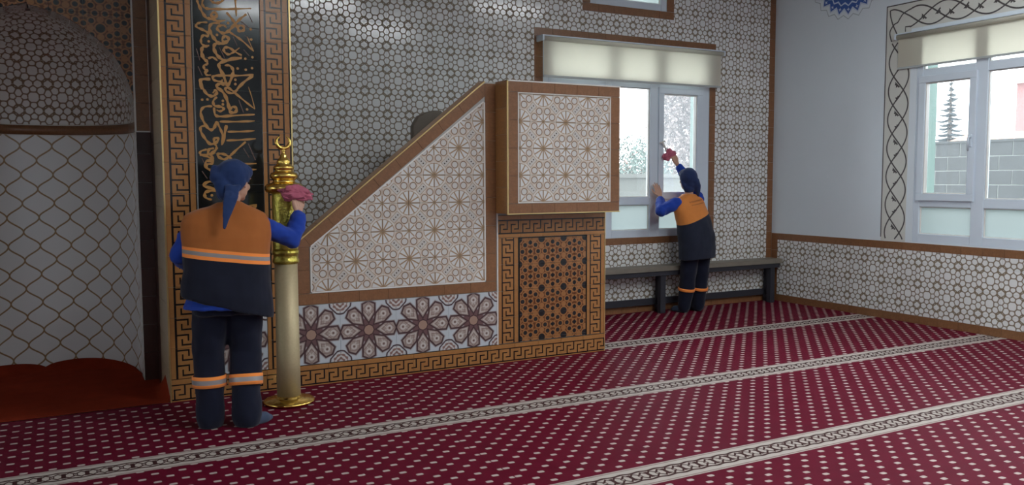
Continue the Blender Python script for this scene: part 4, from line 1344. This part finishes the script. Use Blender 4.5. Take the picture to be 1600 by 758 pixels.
def cuffband(par, name, pts, r0, r1, mats):
    """ring of reflective tape round a trouser leg: orange with a grey middle"""
    a, c = V(pts[0]), V(pts[1]); b = MB(); n = 28
    ax = (c - a).normalized(); e1 = ax.orthogonal().normalized(); e2 = ax.cross(e1)
    prof = [(0, -.006), (0, .002), (.30, .003), (.70, .003), (1, .002), (1, -.006)]
    rings = []
    for t, dr in prof:
        rr = r0 + (r1-r0)*t + dr
        rings.append([a + (c-a)*t + (e1*math.cos(2*math.pi*k/n) + e2*math.sin(2*math.pi*k/n))*rr for k in range(n)])
    for i in range(len(rings)-1):
        for k in range(n):
            l = (k+1) % n
            b.add([rings[i][k], rings[i][l], rings[i+1][l], rings[i+1][k]], None, 1 if i == 2 else 0, True)
    return b.build(name, mats, par)

def cloth(name, c, var=.16, wf=10.0):
    k = Mat(name, .85, .2)
    k.base(k.mix(k.noise(wf, 4.0), tuple(x*(1-var) for x in c), tuple(min(1, x*(1+var)) for x in c)))
    k.bump(k.noise(420.0, 2.0), .15, .002); k.sheen(.15, .5)
    return k
def mat_vest(name, z0, ax, ay, band, org=(.50, .155, .035), navy=(.008, .010, .022)):
    k = cloth(name, org)
    x, y, z = k.obj()
    h = z - (x*ax + y*ay + z0)
    o = k.mix(k.noise(10.0, 4.0), tuple(q*.86 for q in org), tuple(q*1.12 for q in org))
    nv = k.mix(k.noise(10.0, 4.0), tuple(q*.7 for q in navy), tuple(q*1.4 for q in navy))
    c = k.mix(h.gt(0.0), nv, o)
    if band:
        c = k.mix(h.gt(-band) * h.lt(0.0), c, (1.0, .30, .065))
        c = k.mix(h.gt(-band*.66) * h.lt(-band*.30), c, (.30, .27, .27))
    k.base(c); return k.m
M_SKIN = plain('skin', (.52, .30, .21), .5, .4, 0, .08, 20).m
M_EYE = plain('dark_eye', (.03, .02, .02), .2).m
M_BROW = plain('dark_brow', (.04, .03, .025), .7).m
M_BLUECLOTH = cloth('royal_blue_cloth', (.014, .050, .33)).m
M_NAVY = cloth('navy_trouser_cloth', (.006, .008, .022)).m
M_SCARF = cloth('dark_blue_scarf_cloth', (.018, .040, .125)).m
M_SCARF2 = cloth('navy_scarf_cloth', (.020, .035, .105)).m
M_SOCK = cloth('slate_blue_sock_cloth', (.055, .075, .125)).m
M_TAPE_O = cloth('bright_orange_tape', (.95, .29, .06), .05).m
M_TAPE_G = plain('grey_reflective_tape', (.34, .31, .31), .35, .5, .2, .05).m
M_PINKCLOTH = cloth('pink_cleaning_cloth', (.46, .12, .18), .25, 25.0).m

def crumple(name, c, r, seed, label, group=None, tail=None, amp=.5):
    bm = bmesh.new(); bmesh.ops.create_icosphere(bm, subdivisions=5, radius=1.0)
    for v in bm.verts:
        p = v.co.copy(); q = p*1.7 + V((seed, 0, 0))
        w = 1 + amp*noise.noise(q) + amp*.55*abs(noise.noise(q*2.3)) - amp*.3*abs(noise.noise(q*4.9))
        v.co = V((p.x*r[0]*w, p.y*r[1]*w, p.z*r[2]*w)) + V(c)
        if tail is not None and p.dot(V(tail).normalized()) > .2: v.co += V(tail)*(p.dot(V(tail).normalized())-.2)*(.6 + .5*noise.noise(q*2))
    me = bpy.data.meshes.new(name); bm.to_mesh(me); bm.free()
    me.materials.append(M_PINKCLOTH); me.polygons.foreach_set('use_smooth', [True]*len(me.polygons))
    o = put(name, me); return tag(o, label, 'cloth', group)

# ================================================================== woman polishing the standard
w1 = empty('person', (.89, 5.27, 0), 'woman in orange and navy vest with blue scarf polishing the gilt standard', 'person')
L_AN, R_AN = V((.775, 5.315, .085)), V((.975, 5.235, .085))
L_KN, R_KN = V((.778, 5.335, .46)), V((.992, 5.315, .45))
L_HP, R_HP = V((.805, 5.30, .84)), V((.985, 5.29, .84))
L_SH, R_SH = V((.73, 5.345, 1.245)), V((1.09, 5.335, 1.225))
L_EL, R_EL = V((.640, 5.375, 1.055)), V((1.315, 5.40, 1.125))
L_WR, R_WR = V((.70, 5.545, .985)), V((1.385, 5.475, 1.275))
HC = V((.965, 5.335, 1.487)); FD = V((.72, .69, -.12))
b = MB()
P1, R1 = head(b, HC, FD, (.1, .1, 1))
limb(b, [V((.915, 5.315, 1.30)), V((.945, 5.325, 1.41))], [.052, .048])
b.loft([ell((.89, 5.29, .80), .155, .105), ell((.89, 5.29, .92), .160, .105), ell((.895, 5.30, 1.04), .140, .095), ell((.90, 5.31, 1.18), .165, .105), ell((.90, 5.325, 1.28), .17, .085), ell((.91, 5.325, 1.335), .09, .06)])
for a, e, w in ((L_SH, L_EL, L_WR), (R_SH, R_EL, R_WR)): limb(b, [a, (a+e)/2, e, (e*.6+w*.4), w], [.052, .046, .040, .038, .026])
for h, k_, a in ((L_HP, L_KN, L_AN), (R_HP, R_KN, R_AN)): limb(b, [h, (h+k_)/2, k_, k_*.6+a*.4, a], [.088, .074, .054, .054, .036])
hand(b, L_WR + V((.012, .012, 0)), (.75, .6, -.15), (.1, .2, -1), -1, (.35, .35, .4, .45))
hand(b, R_WR + V((-.002, .006, .015)), (-.12, .10, 1), (-.45, .9, 0), -1, (.55, .5, .5, .55), .7)
foot(b, (.765, 5.26, 0), (.80, 5.47, 0)); foot(b, (.935, 5.20, 0), (1.135, 5.285, 0))
remesh('body', b, .0045, 3, M_SKIN, w1)
eyes(w1, P1, R1)
# blue work shirt (sleeves and hem)
b = MB()
for a, e, w in ((L_SH, L_EL, L_WR), (R_SH, R_EL, R_WR)): limb(b, [a, (a+e)/2, e, (e*.5+w*.5), w*.92+e*.08], [.066, .066, .064, .060, .048], 18)
b.loft([ell((.885, 5.272, .735), .252, .172), ell((.885, 5.28, .85), .215, .145), ell((.89, 5.29, 1.0), .19, .125), ell((.90, 5.305, 1.16), .20, .125), ell((.90, 5.32, 1.27), .20, .10), ell((.91, 5.32, 1.335), .10, .07)])
remesh('shirt', b, .010, 4, M_BLUECLOTH, w1, .010, 11, (1, 1, 1.6))
# vest
b = MB()
b.loft([ell((.890, 5.270, .735), .266, .184, -.06, -.30), ell((.890, 5.272, .82), .262, .184, -.06, -.23), ell((.892, 5.28, .94), .250, .170, -.06, -.10), ell((.895, 5.29, 1.05), .252, .160, -.06, -.04), ell((.895, 5.30, 1.16), .262, .150, -.05), ell((.897, 5.315, 1.245), .262, .128, -.03), ell((.90, 5.32, 1.298), .235, .106), ell((.905, 5.32, 1.335), .165, .088), ell((.912, 5.32, 1.352), .105, .072), ell((.915, 5.322, 1.370), .07, .06)])
remesh('vest', b, .010, 5, mat_vest('orange_navy_vest_cloth', 1.198, -.13, 0, .064, (.38, .12, .028)), w1, .011, 6, (1, 1, .8))  # vest colours set darker: the dim light here is put into the cloth
# trousers
b = MB()
for h, k_, a in ((L_HP, L_KN, L_AN), (R_HP, R_KN, R_AN)): limb(b, [h, (h+k_)/2, k_, k_*.5+a*.5, a + V((0, 0, -.035))], [.122, .105, .093, .091, .086], 20)
b.loft([ell((.89, 5.285, .70), .205, .135), ell((.89, 5.285, .82), .215, .145), ell((.89, 5.29, .95), .19, .125)])
remesh('trousers', b, .010, 4, M_NAVY, w1, .011, 8, (1, 1, .7))
for h, a in ((L_KN, L_AN), (R_KN, R_AN)):
    cuffband(w1, 'reflective_band', (a + (h-a)*.44, a + (h-a)*.62), .098, .099, [M_TAPE_O, M_TAPE_G])
for h_, t_ in (((.765, 5.26, 0), (.80, 5.475, 0)), ((.930, 5.195, 0), (1.145, 5.290, 0))):
    b = MB(); foot(b, h_, t_, w=.050); hh = V(h_)*.8 + V(t_)*.2
    limb(b, [hh + V((0, 0, .05)), hh + V((0, 0, .11))], [.046, .050])
    remesh('sock', b, .007, 3, M_SOCK, w1)
# head scarf: tied at the nape, tail down the back
b = MB()
u = R1 @ V((0, 0, 1)); f = R1 @ V((0, 1, 0)); s = R1 @ V((1, 0, 0))
ball(b, P1(0, -.030, .045), (.097, .105, .098), 22, R1)
ball(b, P1(0, .020, .068), (.088, .082, .062), 20, R1)
limb(b, [P1(-.070, -.03, .0), P1(-.066, -.05, -.05), P1(-.04, -.07, -.085)], [.030, .030, .030])
limb(b, [P1(.070, -.035, .0), P1(.060, -.06, -.04), P1(.03, -.08, -.07)], [.026, .026, .028])
limb(b, [P1(-.02, -.10, .01), P1(-.055, -.115, .02), P1(-.080, -.10, .065)], [.045, .042, .030])
limb(b, [P1(-.02, -.095, -.02), P1(.0, -.09, -.07)], [.055, .050])
remesh('head_scarf', b, .007, 4, M_SCARF, w1, .006, 16)
b = MB()
tp = [V((.930, 5.235, 1.475)), V((.905, 5.165, 1.40)), V((.882, 5.135, 1.335)), V((.865, 5.115, 1.275)), V((.852, 5.105, 1.215))]
rg = []
for i, p in enumerate(tp):
    rg.append(ell(p, (.048, .043, .034, .022, .006)[i], (.018, .015, .012, .009, .004)[i], .1, 0, 0, 16, 2))
b.loft(rg)
remesh('scarf_tail', b, .006, 2, M_SCARF, w1, .004, 20)
crumple('cleaning_cloth', (1.350, 5.497, 1.418), (.088, .042, .045), 3.1, 'pink cleaning cloth held against the gilt standard', tail=(.07, -.02, -.015))

# ================================================================== woman wiping the window
w2 = empty('person', (6.27, 7.31, 0), 'woman in orange and navy vest with navy cap scarf wiping the window', 'person')
L_AN, R_AN = V((6.175, 7.345, .085)), V((6.375, 7.355, .085))
L_KN, R_KN = V((6.185, 7.300, .44)), V((6.375, 7.305, .44))
L_HP, R_HP = V((6.195, 7.275, .80)), V((6.355, 7.280, .80))
L_SH, R_SH = V((6.035, 7.335, 1.235)), V((6.385, 7.380, 1.265))
L_EL, R_EL = V((5.815, 7.335, 1.150)), V((6.340, 7.485, 1.455))
L_WR, R_WR = V((5.945, 7.500, 1.285)), V((6.215, 7.530, 1.655))
HC = V((6.225, 7.385, 1.485)); FD = V((.16, .97, .08))
b = MB()
P2, R2 = head(b, HC, FD, (0, 0, 1))
limb(b, [V((6.22, 7.34, 1.28)), V((6.225, 7.36, 1.42))], [.050, .046])
b.loft([ell((6.27, 7.275, .76), .15, .10), ell((6.265, 7.275, .90), .155, .10), ell((6.245, 7.29, 1.02), .135, .092), ell((6.22, 7.32, 1.15), .155, .10), ell((6.21, 7.345, 1.245), .16, .08), ell((6.22, 7.345, 1.30), .08, .055)])
for a, e, w in ((L_SH, L_EL, L_WR), (R_SH, R_EL, R_WR)): limb(b, [a, (a+e)/2, e, (e*.6+w*.4), w], [.050, .044, .039, .036, .025])
for h, k_, a in ((L_HP, L_KN, L_AN), (R_HP, R_KN, R_AN)): limb(b, [h, (h+k_)/2, k_, k_*.6+a*.4, a], [.085, .072, .052, .052, .035])
hand(b, L_WR + V((.006, .020, .018)), (-.10, .34, 1), (.1, 1, -.2), 1, (.10, .08, .08, .12), .2)
hand(b, R_WR + V((-.010, .008, .016)), (-.52, .12, .9), (-.2, 1, -.1), -1, (.6, .55, .55, .6), .7)
foot(b, (6.165, 7.315, 0), (6.135, 7.525, 0)); foot(b, (6.385, 7.325, 0), (6.405, 7.535, 0))
remesh('body', b, .0045, 3, M_SKIN, w2)
eyes(w2, P2, R2)
b = MB()
for a, e, w in ((L_SH, L_EL, L_WR), (R_SH, R_EL, R_WR)): limb(b, [a, (a+e)/2, e, (e*.5+w*.5), w*.9+e*.1], [.070, .070, .066, .058, .045], 18)
b.loft([ell((6.27, 7.27, .70), .19, .13), ell((6.265, 7.272, .86), .185, .13), ell((6.245, 7.29, 1.0), .17, .115), ell((6.22, 7.32, 1.13), .18, .115), ell((6.21, 7.34, 1.235), .18, .09), ell((6.22, 7.345, 1.305), .09, .065)])
remesh('shirt', b, .010, 4, M_BLUECLOTH, w2, .009, 12, (1, 1, 1.6))
b = MB()
b.loft([ell((6.275, 7.262, .615), .228, .155, .08, .06), ell((6.275, 7.264, .74), .232, .160, .08, .05), ell((6.268, 7.268, .88), .232, .155, .08, .03), ell((6.245, 7.285, 1.02), .226, .145, .08), ell((6.22, 7.312, 1.14), .220, .138, .08), ell((6.212, 7.338, 1.225), .212, .118, .08, .05), ell((6.215, 7.345, 1.278), .175, .094, .05, .06), ell((6.22, 7.345, 1.318), .10, .072), ell((6.222, 7.347, 1.335), .075, .06)])
remesh('vest', b, .010, 5, mat_vest('orange_navy_vest_cloth', 1.050 - 6.2*.34, .34, 0, 0, (.66, .23, .055), (.014, .018, .034)), w2, .010, 6, (1, 1, .8))  # same vest cloth set lighter: window light is put into its colours
b = MB()
for h, k_, a in ((L_HP, L_KN, L_AN), (R_HP, R_KN, R_AN)): limb(b, [h, (h+k_)/2, k_, k_*.5+a*.5, a + V((0, 0, -.02))], [.112, .102, .090, .084, .074], 20)
b.loft([ell((6.272, 7.272, .66), .185, .125), ell((6.272, 7.272, .78), .195, .130), ell((6.27, 7.275, .92), .175, .115)])
remesh('trousers', b, .010, 4, M_NAVY, w2, .010, 8, (1, 1, .7))
for h, a in ((L_KN, L_AN), (R_KN, R_AN)):
    cuffband(w2, 'reflective_band', (a + (h-a)*.46, a + (h-a)*.55), .092, .093, [M_TAPE_O, M_TAPE_O])
for h_, t_ in (((6.165, 7.312, 0), (6.135, 7.535, 0)), ((6.385, 7.322, 0), (6.405, 7.545, 0))):
    b = MB(); foot(b, h_, t_, w=.048); hh = V(h_)*.8 + V(t_)*.2
    limb(b, [hh + V((0, 0, .05)), hh + V((0, 0, .11))], [.044, .048])
    remesh('sock', b, .007, 3, M_SOCK, w2)
b = MB()
ball(b, P2(0, -.028, .040), (.098, .108, .103), 22, R2)
ball(b, P2(0, .018, .070), (.088, .080, .062), 20, R2)
ball(b, P2(.02, -.075, -.02), (.075, .05, .070), 16, R2); ball(b, P2(.0, -.055, -.085), (.072, .060, .055), 16, R2)
limb(b, [P2(.045, -.10, .0), P2(.075, -.105, -.06), P2(.088, -.10, -.12), P2(.098, -.095, -.17)], [.045, .036, .026, .012])
limb(b, [P2(-.070, -.03, .0), P2(-.06, -.055, -.05)], [.028, .030])
remesh('head_scarf', b, .007, 4, M_SCARF2, w2, .005, 16)
# worn printing on the back: two rows of small dark marks
M_PRINT = plain('faded_dark_print', (.12, .055, .03), .8).m
dgp = bpy.context.evaluated_depsgraph_get()
vo = [o for o in w2.children if o.name.startswith('vest')][0]
dgp.update()
from mathutils.bvhtree import BVHTree
bv = BVHTree.FromObject(vo, dgp)
rnd = random.Random(2)
b = MB()
off = base_of(vo)
for row, (z, x0, x1) in enumerate(((1.235, 6.135, 6.345), (1.205, 6.15, 6.36))):
    x = x0
    while x < x1:
        w = rnd.uniform(.009, .014); h = .016 if row == 0 else .012
        zz_ = z + (x-x0)*.13
        pts = []
        for px, pz in ((x, zz_), (x+w*.35, zz_), (x+w*.35, zz_+h), (x, zz_+h)):
            hit = bv.ray_cast(V((px, 6.8, pz)) - off*0, V((0, 1, 0)))
            pts.append(hit[0] + V((0, -.0025, 0)) if hit[0] is not None else None)
        if all(p is not None for p in pts): b.add(pts)
        pts = []
        for px, pz in ((x, zz_+h*(.75 if rnd.random() < .5 else .1)), (x+w, zz_+h*.5), (x+w, zz_+h*.75)):
            hit = bv.ray_cast(V((px, 6.8, pz)), V((0, 1, 0)))
            pts.append(hit[0] + V((0, -.0025, 0)) if hit[0] is not None else None)
        if all(p is not None for p in pts): b.add(pts)
        x += w + .005
if b.f:
    o = b.build('back_print', M_PRINT, w2); o['kind'] = 'stuff'
crumple('cleaning_cloth', (6.130, 7.572, 1.785), (.062, .030, .055), 8.4, 'pink cleaning cloth pressed to the window pane', tail=(-.05, 0, -.035))
b = MB()
b.tube([(6.095, 7.575, 1.80), (6.06, 7.578, 1.86), (6.03, 7.580, 1.915)], [.010, .012, .010], 10)
b.tube([(5.995, 7.585, 1.905), (6.065, 7.585, 1.928)], [.008, .008], 8)
o = b.build('wiper', M_WHITETRIM)
tag(o, 'small pale wiper held with the pink cloth at the window', 'wiper')
